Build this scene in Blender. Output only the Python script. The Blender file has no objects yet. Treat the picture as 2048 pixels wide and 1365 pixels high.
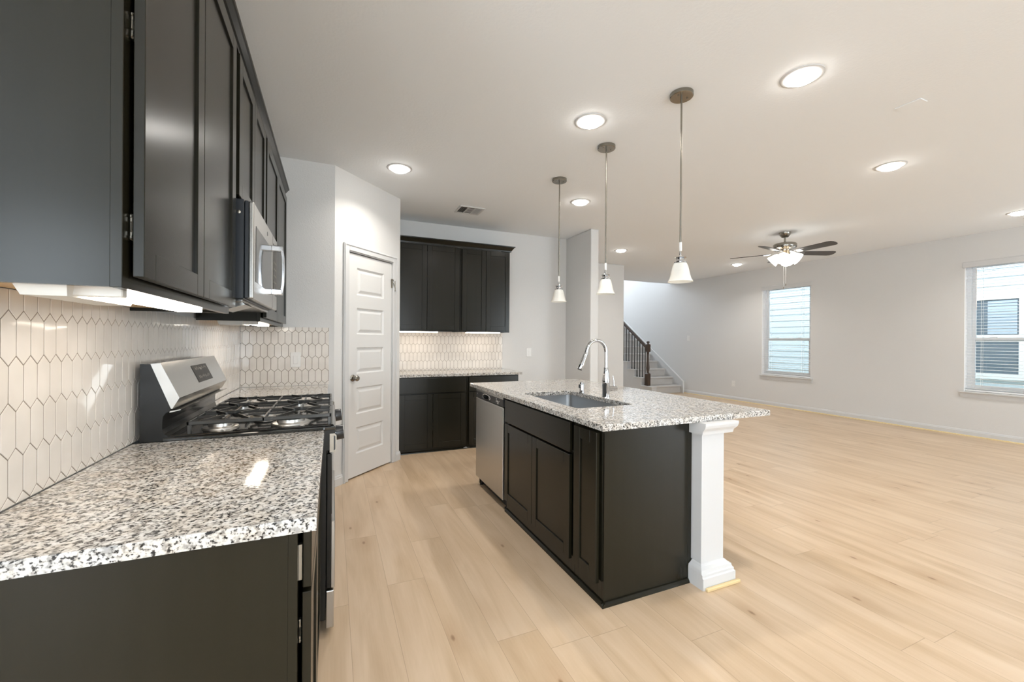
import bpy, bmesh, math, random
from mathutils import Matrix, Vector
random.seed(7)
PI = math.pi
SC = bpy.context.scene
COL = SC.collection

# ------------------------------------------------------------------ camera
def make_camera():
    yaw, pitch, roll = .4082, -.0013, .0065
    F = Vector((math.sin(yaw)*math.cos(pitch), math.cos(yaw)*math.cos(pitch), math.sin(pitch)))
    R = Vector((math.cos(yaw), -math.sin(yaw), 0)); U = R.cross(F)
    R2 = math.cos(roll)*R + math.sin(roll)*U; U2 = -math.sin(roll)*R + math.cos(roll)*U
    cd = bpy.data.cameras.new('camera'); cd.sensor_width = 36; cd.sensor_fit = 'HORIZONTAL'
    cd.lens = 36*829.8/2048; cd.clip_start = .02; cd.clip_end = 200
    co = bpy.data.objects.new('camera', cd); COL.objects.link(co)
    M = Matrix((R2, U2, -F)).transposed().to_4x4(); M.translation = (.6767, 0, 1.264)
    co.matrix_world = M; SC.camera = co
make_camera()

# ------------------------------------------------------------------ world, daylight, exposure
SC.view_settings.view_transform = 'Standard'; SC.view_settings.look = 'None'
SC.view_settings.gamma = 1; SC.view_settings.use_curve_mapping = False
SC.view_settings.exposure = 0.06
SC.cycles.use_denoising = True
SC.cycles.max_bounces = 10; SC.cycles.diffuse_bounces = 6; SC.cycles.glossy_bounces = 5
SC.cycles.transmission_bounces = 8; SC.cycles.transparent_max_bounces = 16
SC.cycles.sample_clamp_indirect = 6; SC.cycles.caustics_reflective = False; SC.cycles.caustics_refractive = False
W = bpy.data.worlds.new('overcast_sky'); SC.world = W; W.use_nodes = True
bg = W.node_tree.nodes['Background']; bg.inputs[0].default_value = (.86, .94, 1, 1); bg.inputs[1].default_value = 9.5

def area(name, loc, rot, sx, sy, power, col):
    l = bpy.data.lights.new(name, 'AREA'); l.shape = 'RECTANGLE'; l.size = sx; l.size_y = sy; l.energy = power; l.color = col
    o = bpy.data.objects.new(name, l); COL.objects.link(o); o.location = loc; o.rotation_euler = rot; return o
# daylight entering through the openings of the rear wall (behind the camera) and the stair landing window
DAY = (.86, .94, 1)
area('rear_window_daylight', (1.65, -3.46, 1.30), (PI/2, 0, 0), 1.3, 2.0, 22, (.72, .87, 1))
area('nook_window_daylight', (-1.9, -3.46, 1.40), (PI/2, 0, 0), 1.0, 2.0, 15, (.52, .76, 1))
area('nook_window_daylight', (-2.66, -1.5, 1.40), (0, -PI/2, 0), 2.0, 1.8, 24, (.52, .76, 1))
area('rear_window_daylight', (7.35, -3.46, 1.30), (PI/2, 0, 0), 1.85, 2.1, 58, (.72, .88, 1))
area('landing_window_daylight', (7.2, 12.02, 4.2), (-PI/2, 0, 0), 1.2, 1.4, 120, (.80, .89, 1))

# ------------------------------------------------------------------ materials
def nmat(name):
    m = bpy.data.materials.new(name); m.use_nodes = True
    return m, m.node_tree.nodes, m.node_tree.links, m.node_tree.nodes['Principled BSDF']
def setp(p, **k):
    names = dict(col='Base Color', rough='Roughness', metal='Metallic', spec='Specular IOR Level', coat='Coat Weight', coatr='Coat Roughness',
                 em='Emission Color', ems='Emission Strength', alpha='Alpha', trans='Transmission Weight', ior='IOR', sheen='Sheen Weight', ss='Subsurface Weight')
    for a, v in k.items():
        i = p.inputs[names[a]]
        i.default_value = (*v, 1) if isinstance(v, tuple) and len(v) == 3 else v
def simple(name, col, rough=.5, **k):
    m, n, l, p = nmat(name); setp(p, col=col, rough=rough, **k)
    # a trace of procedural variation in roughness
    t = n.new('ShaderNodeTexNoise'); t.inputs['Scale'].default_value = 40
    c = n.new('ShaderNodeTexCoord'); l.new(c.outputs['Object'], t.inputs['Vector'])
    r = n.new('ShaderNodeMapRange'); r.inputs['To Min'].default_value = max(rough-.03, 0); r.inputs['To Max'].default_value = rough+.03
    l.new(t.outputs['Fac'], r.inputs['Value']); l.new(r.outputs['Result'], p.inputs['Roughness'])
    return m
def bumpy(name, col, rough, scale, strength, dist=.002, detail=2):
    m, n, l, p = nmat(name); setp(p, col=col, rough=rough)
    c = n.new('ShaderNodeTexCoord'); t = n.new('ShaderNodeTexNoise'); t.inputs['Scale'].default_value = scale; t.inputs['Detail'].default_value = detail
    b = n.new('ShaderNodeBump'); b.inputs['Strength'].default_value = strength; b.inputs['Distance'].default_value = dist
    l.new(c.outputs['Object'], t.inputs['Vector']); l.new(t.outputs['Fac'], b.inputs['Height']); l.new(b.outputs['Normal'], p.inputs['Normal'])
    return m
def emis(name, col, s):
    m, n, l, p = nmat(name); setp(p, col=(.9, .9, .9), rough=.4, em=col, ems=s); return m
def ramp(n, stops):
    r = n.new('ShaderNodeValToRGB'); e = r.color_ramp.elements
    while len(e) < len(stops): e.new(.5)
    for i, (pos, c) in enumerate(stops):
        e[i].position = pos; e[i].color = (*c, 1)
    return r

def mat_wood_dark():
    m, n, l, p = nmat('espresso_stained_wood')
    c = n.new('ShaderNodeTexCoord'); mp = n.new('ShaderNodeMapping'); mp.inputs['Scale'].default_value = (14, 14, .9)
    t = n.new('ShaderNodeTexNoise'); t.inputs['Scale'].default_value = 2.2; t.inputs['Detail'].default_value = 3
    r = ramp(n, [(.25, (.0100, .0090, .0050)), (.75, (.0112, .0100, .0058))])
    l.new(c.outputs['Object'], mp.inputs['Vector']); l.new(mp.outputs['Vector'], t.inputs['Vector']); l.new(t.outputs['Fac'], r.inputs['Fac'])
    l.new(r.outputs['Color'], p.inputs['Base Color']); setp(p, rough=.235, spec=.27, coat=.08, coatr=.28)
    return m
def mat_granite():
    m, n, l, p = nmat('white_speckled_granite')
    c = n.new('ShaderNodeTexCoord')
    def noise(s, d, off):
        mp = n.new('ShaderNodeMapping'); mp.inputs['Location'].default_value = off
        t = n.new('ShaderNodeTexNoise'); t.inputs['Scale'].default_value = s; t.inputs['Detail'].default_value = d; t.inputs['Roughness'].default_value = .6
        l.new(c.outputs['Object'], mp.inputs['Vector']); l.new(mp.outputs['Vector'], t.inputs['Vector']); return t
    a = noise(122, 3, (3, 1, 2)); b = noise(60, 2, (9, 4, 7)); w = noise(22, 2, (1, 8, 3))
    ra = ramp(n, [(.368, (.018, .018, .020)), (.408, (.10, .098, .096)), (.44, (.38, .37, .36)), (.50, (.57, .56, .545)), (.6, (.66, .65, .635))])
    rb = ramp(n, [(.37, (.35, .34, .33)), (.46, (.82, .80, .77)), (.6, (1, 1, 1))])
    rw = ramp(n, [(.35, (.95, .90, .84)), (.6, (1, 1, 1))])
    l.new(a.outputs['Fac'], ra.inputs['Fac']); l.new(b.outputs['Fac'], rb.inputs['Fac']); l.new(w.outputs['Fac'], rw.inputs['Fac'])
    m1 = n.new('ShaderNodeMix'); m1.data_type = 'RGBA'; m1.blend_type = 'MULTIPLY'; m1.inputs[0].default_value = .8
    m2 = n.new('ShaderNodeMix'); m2.data_type = 'RGBA'; m2.blend_type = 'MULTIPLY'; m2.inputs[0].default_value = 1
    l.new(ra.outputs['Color'], m1.inputs[6]); l.new(rb.outputs['Color'], m1.inputs[7])
    l.new(m1.outputs[2], m2.inputs[6]); l.new(rw.outputs['Color'], m2.inputs[7]); l.new(m2.outputs[2], p.inputs['Base Color'])
    setp(p, rough=.07, spec=.5); return m
def mat_floor():
    m, n, l, p = nmat('light_oak_plank_flooring')
    def M(op, a, b=None):
        x = n.new('ShaderNodeMath'); x.operation = op
        for i, v in enumerate((a, b)):
            if v is None: continue
            if isinstance(v, (int, float)): x.inputs[i].default_value = v
            else: l.new(v, x.inputs[i])
        return x.outputs[0]
    c = n.new('ShaderNodeTexCoord'); s = n.new('ShaderNodeSeparateXYZ'); l.new(c.outputs['Object'], s.inputs[0])
    X, Y = s.outputs['X'], s.outputs['Y']
    cx = M('DIVIDE', M('SUBTRACT', X, .754), .1883); col = M('FLOOR', cx); fx = M('FRACT', cx)
    wn = n.new('ShaderNodeTexWhiteNoise'); wn.noise_dimensions = '1D'; l.new(col, wn.inputs['W'])
    cy = M('ADD', M('DIVIDE', Y, 1.52), M('MULTIPLY', wn.outputs['Value'], 3.7)); row = M('FLOOR', cy); fy = M('FRACT', cy)
    cb = n.new('ShaderNodeCombineXYZ'); l.new(col, cb.inputs[0]); l.new(row, cb.inputs[1])
    w2 = n.new('ShaderNodeTexWhiteNoise'); w2.noise_dimensions = '2D'; l.new(cb.outputs[0], w2.inputs['Vector'])
    cell = w2.outputs['Value']
    g = n.new('ShaderNodeCombineXYZ'); l.new(M('ADD', M('MULTIPLY', X, 9.0), M('MULTIPLY', cell, 37.0)), g.inputs[0]); l.new(M('MULTIPLY', Y, 1.1), g.inputs[1]); l.new(M('MULTIPLY', cell, 11.0), g.inputs[2])
    t = n.new('ShaderNodeTexNoise'); t.inputs['Scale'].default_value = 1.3; t.inputs['Detail'].default_value = 5; t.inputs['Distortion'].default_value = .6; l.new(g.outputs[0], t.inputs['Vector'])
    g2 = n.new('ShaderNodeCombineXYZ'); l.new(M('MULTIPLY', X, 120.0), g2.inputs[0]); l.new(M('MULTIPLY', Y, 3.0), g2.inputs[1]); l.new(cell, g2.inputs[2])
    t2 = n.new('ShaderNodeTexNoise'); t2.inputs['Scale'].default_value = 1; t2.inputs['Detail'].default_value = 3; l.new(g2.outputs[0], t2.inputs['Vector'])
    tone = M('ADD', M('ADD', M('MULTIPLY', t.outputs['Fac'], .75), M('ADD', M('MULTIPLY', cell, .12), .04)), M('MULTIPLY', t2.outputs['Fac'], .12))
    r = ramp(n, [(.25, (.405, .28, .166)), (.45, (.52, .378, .245)), (.62, (.60, .452, .312)), (.8, (.645, .507, .368))])
    l.new(tone, r.inputs['Fac'])
    # knots
    kv = n.new('ShaderNodeCombineXYZ'); l.new(M('ADD', M('MULTIPLY', X, 2.1), M('MULTIPLY', cell, 5.0)), kv.inputs[0]); l.new(M('MULTIPLY', Y, .9), kv.inputs[1]); 
    v = n.new('ShaderNodeTexVoronoi'); v.voronoi_dimensions = '2D'; v.inputs['Scale'].default_value = 1; l.new(kv.outputs[0], v.inputs['Vector'])
    rk = ramp(n, [(.0, (.34, .25, .18)), (.011, (.45, .35, .26)), (.021, (.84, .79, .74)), (.16, (1, 1, 1))])
    l.new(v.outputs['Distance'], rk.inputs['Fac'])
    mk = n.new('ShaderNodeMix'); mk.data_type = 'RGBA'; mk.blend_type = 'MULTIPLY'; mk.inputs[0].default_value = .8
    l.new(r.outputs['Color'], mk.inputs[6]); l.new(rk.outputs['Color'], mk.inputs[7])
    ex = M('MINIMUM', fx, M('SUBTRACT', 1.0, fx)); ey = M('MINIMUM', fy, M('SUBTRACT', 1.0, fy))
    seam = M('MAXIMUM', M('LESS_THAN', ex, .006), M('LESS_THAN', ey, .0009))
    ms = n.new('ShaderNodeMix'); ms.data_type = 'RGBA'; l.new(M('MULTIPLY', seam, .5), ms.inputs[0])
    l.new(mk.outputs[2], ms.inputs[6]); ms.inputs[7].default_value = (.25, .17, .10, 1)
    l.new(ms.outputs[2], p.inputs['Base Color']); setp(p, rough=.36, spec=.5)
    b = n.new('ShaderNodeBump'); b.inputs['Strength'].default_value = .15; b.inputs['Distance'].default_value = .001
    l.new(t2.outputs['Fac'], b.inputs['Height']); l.new(b.outputs['Normal'], p.inputs['Normal'])
    return m
def mat_brushed(name, col, rough, axis):
    m, n, l, p = nmat(name); setp(p, col=col, metal=1.0, rough=rough)
    sc = [160, 160, 160]; sc[axis] = 3
    c = n.new('ShaderNodeTexCoord'); mp = n.new('ShaderNodeMapping'); mp.inputs['Scale'].default_value = sc
    t = n.new('ShaderNodeTexNoise'); t.inputs['Scale'].default_value = 1; t.inputs['Detail'].default_value = 3
    l.new(c.outputs['Object'], mp.inputs['Vector']); l.new(mp.outputs['Vector'], t.inputs['Vector'])
    r = n.new('ShaderNodeMapRange'); r.inputs['To Min'].default_value = rough-.025; r.inputs['To Max'].default_value = rough+.025
    l.new(t.outputs['Fac'], r.inputs['Value']); l.new(r.outputs['Result'], p.inputs['Roughness'])
    return m
def mat_window_glass():
    m, n, l, p = nmat('clear_window_glass'); n.remove(p)
    o = n['Material Output']; tr = n.new('ShaderNodeBsdfTransparent'); gl = n.new('ShaderNodeBsdfGlossy'); gl.inputs['Roughness'].default_value = .02
    tr.inputs[0].default_value = (.95, .97, .97, 1)
    fr = n.new('ShaderNodeFresnel'); fr.inputs['IOR'].default_value = 1.35
    mx = n.new('ShaderNodeMixShader'); l.new(fr.outputs[0], mx.inputs[0]); l.new(tr.outputs[0], mx.inputs[1]); l.new(gl.outputs[0], mx.inputs[2]); l.new(mx.outputs[0], o.inputs['Surface'])
    return m
def mat_tile():
    m, n, l, p = nmat('glossy_cream_tile'); 
    c = n.new('ShaderNodeTexCoord'); t = n.new('ShaderNodeTexNoise'); t.inputs['Scale'].default_value = 14; t.inputs['Detail'].default_value = 0
    b = n.new('ShaderNodeBump'); b.inputs['Strength'].default_value = .2; b.inputs['Distance'].default_value = .003
    l.new(c.outputs['Object'], t.inputs['Vector']); l.new(t.outputs['Fac'], b.inputs['Height']); l.new(b.outputs['Normal'], p.inputs['Normal'])
    t2 = n.new('ShaderNodeTexNoise'); t2.inputs['Scale'].default_value = 9; l.new(c.outputs['Object'], t2.inputs['Vector'])
    r = ramp(n, [(.35, (.67, .63, .585)), (.65, (.73, .69, .645))]); l.new(t2.outputs['Fac'], r.inputs['Fac']); l.new(r.outputs['Color'], p.inputs['Base Color'])
    setp(p, rough=.07, spec=.5); return m
def mat_wood(name, c1, c2, rough, sc=(40, 40, 3)):
    m, n, l, p = nmat(name)
    c = n.new('ShaderNodeTexCoord'); mp = n.new('ShaderNodeMapping'); mp.inputs['Scale'].default_value = sc
    t = n.new('ShaderNodeTexNoise'); t.inputs['Scale'].default_value = 1; t.inputs['Detail'].default_value = 5; t.inputs['Distortion'].default_value = 1
    r = ramp(n, [(.3, c1), (.7, c2)])
    l.new(c.outputs['Object'], mp.inputs['Vector']); l.new(mp.outputs['Vector'], t.inputs['Vector']); l.new(t.outputs['Fac'], r.inputs['Fac']); l.new(r.outputs['Color'], p.inputs['Base Color'])
    setp(p, rough=rough); return m
def mat_shade():
    m, n, l, p = nmat('frosted_white_glass'); setp(p, col=(.86, .85, .82), rough=.25, ss=.0)
    o = n['Material Output']; tl = n.new('ShaderNodeBsdfTranslucent'); tl.inputs[0].default_value = (.85, .84, .8, 1)
    mx = n.new('ShaderNodeMixShader'); mx.inputs[0].default_value = .45
    l.new(p.outputs[0], mx.inputs[1]); l.new(tl.outputs[0], mx.inputs[2]); l.new(mx.outputs[0], o.inputs['Surface']); return m

WALL = bumpy('greige_wall_paint', (.625, .62, .61), .6, 110, .25, .003)
CEIL = bumpy('flat_ceiling_paint', (.80, .825, .85), .8, 60, .3, .003, 3)
TRIM = simple('white_trim_paint', (.58, .58, .58), .4)
DOORW = simple('white_door_paint', (.66, .655, .645), .38)
DARK = mat_wood_dark()
BIRCH = mat_wood('birch_plywood', (.60, .40, .20), (.70, .50, .28), .5)
GRAN = mat_granite(); FLOOR = mat_floor(); TILE = mat_tile()
GROUT = bumpy('tan_grout', (.21, .18, .145), .85, 300, .3)
STEEL = mat_brushed('brushed_stainless_steel', (.47, .455, .43), .24, 1)
STEELV = mat_brushed('brushed_stainless_front', (.50, .485, .46), .30, 2)
SINKM = mat_brushed('brushed_sink_steel', (.42, .43, .44), .34, 1)
CHROME = simple('polished_chrome', (.55, .55, .56), .05, metal=1.0)
NICKEL = mat_brushed('brushed_nickel', (.30, .28, .245), .24, 2)
HINGE = simple('hinge_metal', (.36, .33, .28), .38, metal=1.0)
BLACK = simple('black_enamel', (.011, .011, .010), .2, spec=.3)
COOKTOP = simple('glossy_black_cooktop_enamel', (.014, .014, .013), .06, spec=.7)
BPLAST = simple('black_plastic', (.02, .021, .023), .35)
CASE = simple('dark_painted_sheet_metal', (.018, .021, .026), .35)
BGLASS = simple('black_glass', (.01, .01, .01), .05)
IRON = simple('cast_iron', (.045, .045, .043), .26)
ALU = simple('burner_aluminium', (.62, .60, .57), .35, metal=1.0)
WPLAST = simple('white_plastic', (.72, .71, .69), .35)
LFIX = simple('light_fixture_white', (.62, .61, .58), .45)
BLIND = simple('white_faux_wood_blind', (.86, .86, .86), .4)
VINYL = simple('white_vinyl_sash', (.87, .88, .89), .4)
GLASS = mat_window_glass()
SHADE = mat_shade()
CAN = emis('downlight_lens', (1, .965, .91), 32)
FANL = emis('lit_fan_glass', (1, .95, .86), 7)
LED = emis('led_strip_lens', (1, .89, .75), 13)
CARPET = bumpy('grey_carpet', (.55, .525, .50), .95, 260, .9, .006, 3)
WALNUT = mat_wood('dark_stained_oak', (.030, .015, .008), (.065, .034, .017), .35)
BLADE = mat_wood('dark_fan_blade', (.030, .026, .024), (.05, .044, .04), .42, (3, 40, 40))
SIDING = simple('pale_blue_siding', (.33, .37, .40), .7)
SIDTRIM = simple('white_exterior_trim', (.46, .47, .48), .6)
DPANE = simple('dark_window_pane', (.08, .10, .12), .12)
GROUND = bumpy('mown_lawn', (.12, .16, .07), .9, 60, .8)
RAW = mat_wood('raw_pine', (.62, .47, .24), (.70, .56, .32), .7, (3, 40, 40))
MARK = simple('white_printing', (.75, .75, .74), .5)
DISP = simple('smoked_display_glass', (.035, .030, .024), .3, spec=.08)
GMARK = simple('grey_printing', (.30, .28, .24), .5)

# ------------------------------------------------------------------ mesh helpers
class MB:
    def __init__(s, M=None): s.bm = bmesh.new(); s.M = M or Matrix()
    def _new(s, before):
        vs = [v for v in s.bm.verts if v.index == -1 or v not in before]
        return vs
    def add(s, verts, faces, smooth=False):
        vs = [s.bm.verts.new(s.M @ Vector(v)) for v in verts]
        for f in faces:
            try:
                q = s.bm.faces.new([vs[i] for i in f]); q.smooth = smooth
            except ValueError: pass
        return vs
    def box(s, x0, y0, z0, x1, y1, z1, bev=0, seg=1):
        x0, x1 = min(x0, x1), max(x0, x1); y0, y1 = min(y0, y1), max(y0, y1); z0, z1 = min(z0, z1), max(z0, z1)
        V = [(x0, y0, z0), (x1, y0, z0), (x1, y1, z0), (x0, y1, z0), (x0, y0, z1), (x1, y0, z1), (x1, y1, z1), (x0, y1, z1)]
        Fs = [(0, 3, 2, 1), (4, 5, 6, 7), (0, 1, 5, 4), (1, 2, 6, 5), (2, 3, 7, 6), (3, 0, 4, 7)]
        vs = s.add(V, Fs)
        if bev:
            bev = min(bev, .49*min(x1-x0, y1-y0, z1-z0))
            es = list({e for v in vs for e in v.link_edges})
            bmesh.ops.bevel(s.bm, geom=es, offset=bev, segments=seg, profile=.5, affect='EDGES')
        return s
    def prism(s, pts, axis, a, b, smooth=False):
        """polygon pts in the two other axes (in xyz order), extruded along axis from a to b"""
        def mk(p, t):
            q = list(p); q.insert(axis, t); return tuple(q)
        n = len(pts); V = [mk(p, a) for p in pts] + [mk(p, b) for p in pts]
        Fs = [tuple(range(n))[::-1], tuple(range(n, 2*n))] + [(i, (i+1) % n, n+(i+1) % n, n+i) for i in range(n)]
        vs = s.add(V, Fs)
        if smooth:
            pass
        return s
    def lathe(s, prof, c=(0, 0, 0), seg=32, cap0=True, cap1=True, M=None, rot=0):
        """prof = [(r, z)]"""
        M = M or Matrix.Translation(c); V = []; Fs = []
        for r, z in prof:
            for k in range(seg):
                a = 2*PI*(k)/seg + rot; V.append(tuple(M @ Vector((r*math.cos(a), r*math.sin(a), z))))
        for i in range(len(prof)-1):
            for k in range(seg):
                Fs.append((i*seg+k, i*seg+(k+1) % seg, (i+1)*seg+(k+1) % seg, (i+1)*seg+k))
        if cap0: Fs.append(tuple(range(seg))[::-1])
        if cap1: Fs.append(tuple(range((len(prof)-1)*seg, len(prof)*seg)))
        s.add(V, Fs, smooth=seg > 8); return s
    def tube(s, path, r, seg=12, cap=True):
        P = [Vector(p) for p in path]; rr = r if isinstance(r, (list, tuple)) else [r]*len(P); V = []; Fs = []; up = None
        for i, p in enumerate(P):
            d = (P[min(i+1, len(P)-1)]-P[max(i-1, 0)]).normalized()
            if up is None: up = d.orthogonal().normalized()
            else: up = (up - d*up.dot(d)).normalized()
            sd = d.cross(up)
            for k in range(seg):
                a = 2*PI*k/seg; V.append(tuple(p + rr[i]*(math.cos(a)*up+math.sin(a)*sd)))
        for i in range(len(P)-1):
            for k in range(seg): Fs.append((i*seg+k, i*seg+(k+1) % seg, (i+1)*seg+(k+1) % seg, (i+1)*seg+k))
        if cap: Fs += [tuple(range(seg))[::-1], tuple(range((len(P)-1)*seg, len(P)*seg))]
        s.add(V, Fs, smooth=True); return s
    def bar(s, a, b, w, h):
        """rectangular bar between two points, width horizontal"""
        a, b = Vector(a), Vector(b); d = (b-a).normalized(); up = Vector((0, 0, 1)) if abs(d.z) < .95 else Vector((1, 0, 0))
        sd = d.cross(up).normalized(); up = sd.cross(d)
        V = [tuple(p + i*sd*w/2 + j*up*h/2) for p in (a, b) for i, j in ((-1, -1), (1, -1), (1, 1), (-1, 1))]
        s.add(V, [(0, 1, 2, 3)[::-1], (4, 5, 6, 7), (0, 1, 5, 4), (1, 2, 6, 5), (2, 3, 7, 6), (3, 0, 4, 7)]); return s
    def build(s, name, mat, parent=None, loc=None):
        """geometry is in scene coordinates; it is shifted so that the object's own origin is its parent's (or loc)"""
        org = Vector(loc) if loc is not None else (ORG.get(parent.name, Vector()) if parent else Vector())
        bmesh.ops.translate(s.bm, verts=s.bm.verts[:], vec=-org)
        bmesh.ops.recalc_face_normals(s.bm, faces=s.bm.faces[:])
        me = bpy.data.meshes.new(name); s.bm.to_mesh(me); s.bm.free()
        if isinstance(mat, (list, tuple)):
            for q in mat: me.materials.append(q)
        else: me.materials.append(mat)
        if any(p.use_smooth for p in me.polygons):
            flat = [p.index for p in me.polygons if not p.use_smooth]
            me.set_sharp_from_angle(angle=math.radians(38))
            for i in flat: me.polygons[i].use_smooth = False
        o = bpy.data.objects.new(name, me); COL.objects.link(o)
        if parent: o.parent = parent; ORG[o.name] = org
        else:
            o.location = org; ORG[o.name] = org
        return o
ORG = {}
def tag(o, label=None, cat=None, group=None, kind=None):
    if label: o['label'] = label
    if cat: o['category'] = cat
    if group: o['group'] = group
    if kind: o['kind'] = kind
    return o
def thing(name, label, cat, loc, group=None):
    o = bpy.data.objects.new(name, None); COL.objects.link(o); o.location = loc; o.empty_display_size = .1
    ORG[o.name] = Vector(loc); return tag(o, label, cat, group)
def copy_tree(o, parent=None):
    c = o.copy(); COL.objects.link(c)
    if parent: c.parent = parent
    for ch in [x for x in bpy.data.objects if x.parent == o and x != c]: copy_tree(ch, c)
    return c
def struct(name, mb, mat, loc=None): return tag(mb.build(name, mat, loc=loc), kind='structure')
def B(*a, **k): return MB().box(*a, **k)

H = 2.748; CT = .880; CB = .850
WX = 8.638; YB = 5.25; YP = 3.85; XA = .69; XE = 1.325; YE = YP + XE - XA
REAR = -3.4; YS = 8.2; FAR = 12.1

# ------------------------------------------------------------------ room shell
struct('floor', B(-2.8, REAR-.15, -.12, WX+.15, FAR+.15, 0), FLOOR)
c = MB(); c.box(-2.8, REAR-.15, H, WX+.15, YS, H+.25); c.box(-.15, YS, H, 5.78, FAR+.15, H+.25); struct('ceiling', c, CEIL)
struct('wall_left', B(-.15, .93, 0, 0, 6.6, H), WALL)
w = MB(); w.box(-2.72, .93, 0, -.15, 1.05, H); w.box(-2.72, REAR, 0, -2.60, -2.5, H); w.box(-2.72, -.5, 0, -2.60, .93, H); w.box(-2.72, -2.5, 0, -2.60, -.5, .4); w.box(-2.72, -2.5, 2.4, -2.60, -.5, H); struct('wall_nook', w, WALL)
# pantry: short wall beside the range run, 45 degree wall with the door, side wall
w = MB(); w.box(0, YP, 0, XA, YP+.11, H)
M45 = Matrix.Translation((XA, YP, 0)) @ Matrix.Rotation(PI/4, 4, 'Z')
L45 = (XE-XA)*math.sqrt(2)
w.M = M45; w.box(0, 0, 0, .155, .11, H); w.box(.775, 0, 0, L45, .11, H); w.box(.155, 0, 2.058, .775, .11, H)
w.M = Matrix(); w.box(XE-.11, YE, 0, XE, YB, H)
struct('wall_pantry', w, WALL)
struct('wall_back', B(0, YB, 0, 3.80, YB+.12, H), WALL)
struct('wall_wing', B(3.80, 4.615, 0, 3.925, YB+.12, H, bev=.012, seg=3), WALL)
w = MB(); w.box(3.0, 6.57, 0, 5.895, 6.70, H, bev=.012, seg=3); w.box(5.765, 6.69, 0, 5.895, FAR, 5.4); struct('wall_hall', w, WALL)
struct('wall_foyer', B(2.9, YB+.12, 0, 3.0, 6.7, H), WALL)
# right wall with two windows in view and an unseen one added for daylight
WIN = [(4.757, 5.690), (1.845, 2.765), (-1.05, -.10)]; WZ0, WZ1 = .612, 2.372
w = MB(); ys = [REAR]
for a, b in sorted(WIN): ys += [a, b]
ys.append(FAR)
for i in range(0, len(ys), 2): w.box(WX, ys[i], 0, WX+.13, ys[i+1], H)
for a, b in WIN: w.box(WX, a, 0, WX+.13, b, WZ0); w.box(WX, a, WZ1, WX+.13, b, H)
w.box(WX, YS-.1, H, WX+.13, FAR, 5.4); struct('wall_right', w, WALL)
# rear wall with a patio door opening and a wide window
w = MB(); w.box(-2.72, REAR-.12, 0, -2.45, REAR, H); w.box(-1.35, REAR-.12, 0, .98, REAR, H); w.box(2.32, REAR-.12, 0, 6.4, REAR, H); w.box(-2.45, REAR-.12, 0, -1.35, REAR, .38); w.box(-2.45, REAR-.12, 2.42, -1.35, REAR, H); w.box(8.3, REAR-.12, 0, WX+.15, REAR, H)
w.box(.98, REAR-.12, 2.35, 2.32, REAR, H); w.box(6.4, REAR-.12, 2.38, 8.3, REAR, H); w.box(6.4, REAR-.12, 0, 8.3, REAR, .22)
struct('wall_rear', w, WALL)
w = MB(); w.box(5.765, FAR, 0, 6.5, FAR+.12, 5.4); w.box(7.9, FAR, 0, WX+.15, FAR+.12, 5.4); w.box(6.5, FAR, 0, 7.9, FAR+.12, 3.4); w.box(6.5, FAR, 5.0, 7.9, FAR+.12, 5.4)
struct('wall_stairwell_end', w, WALL)
struct('wall_stairwell_upper', B(5.765, YS-.12, H+.25, WX+.13, YS, 5.4), WALL)
struct('ceiling_stairwell', B(5.765, YS-.12, 5.4, WX+.13, FAR+.12, 5.5), CEIL)
struct('wall_foyer_end', B(2.9, FAR, 0, 5.8, FAR+.12, H), WALL)

def base_profile(h=.088, t=.015): return [(0, 0), (t, 0), (t, h*.72), (t*.72, h*.80), (t*.72, h*.86), (t*.35, h), (0, h)]
b = MB(); b.prism([(WX-x, z) for x, z in base_profile()], 1, REAR, 7.69); struct('baseboard_right', b, TRIM)
b = MB(); b.prism([(WX-.015, 0), (WX-.030, 0), (WX-.028, .008), (WX-.021, .014), (WX-.015, .016)], 1, REAR, 7.69); struct('trim_1', b, RAW)
b = MB(); b.prism([(YB-x, z) for x, z in base_profile()], 0, 2.78, 3.80); struct('baseboard_back', b, TRIM)
b = MB(); b.prism([(3.80-x, z) for x, z in base_profile()], 1, 4.60, YB); b.prism([(4.615-x, z) for x, z in base_profile()], 0, 3.785, 3.94); struct('baseboard_wing', b, TRIM)
b = MB(); b.prism([(6.57-x, z) for x, z in base_profile()], 0, 3.0, 5.91); b.prism([(5.895+x, z) for x, z in base_profile()], 1, 6.57, FAR); struct('baseboard_hall', b, TRIM)
b = MB(); b.prism([(YP-x, z) for x, z in base_profile()], 0, .60, XA+.006)
b.M = M45; b.prism([(-x, z) for x, z in base_profile()], 0, -.006, .093); b.prism([(-x, z) for x, z in base_profile()], 0, .837, L45+.008)
b.M = Matrix(); b.prism([(XE+x, z) for x, z in base_profile()], 1, YE-.006, 4.62); struct('baseboard_pantry', b, TRIM)

# ------------------------------------------------------------------ pantry door (45 degree wall)
def casing_piece(mb, s0, s1, z0, z1): 
    mb.box(s0, -.018, z0, s1, 0, z1, bev=.004)
cs = MB(M45); casing_piece(cs, .093, .157, 0, 2.117); casing_piece(cs, .773, .837, 0, 2.117); casing_piece(cs, .157, .773, 2.055, 2.117)
cs.box(.100, -.024, 0, .112, -.017, 2.110, bev=.003); cs.box(.818, -.024, 0, .830, -.017, 2.110, bev=.003); cs.box(.112, -.024, 2.098, .818, -.017, 2.110, bev=.003)
cs.box(.155, 0, 0, .163, .11, 2.058); cs.box(.767, 0, 0, .775, .11, 2.058); cs.box(.163, 0, 2.049, .767, .11, 2.058)
struct('trim_2', cs, TRIM)
d = MB(M45)
S0, S1, T0, T1 = .166, .764, .004, .036
pans = [(.218, .458), (.580, .822), (.950, 1.190), (1.311, 1.553), (1.671, 1.919)]; P0, P1 = .272, .648
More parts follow.
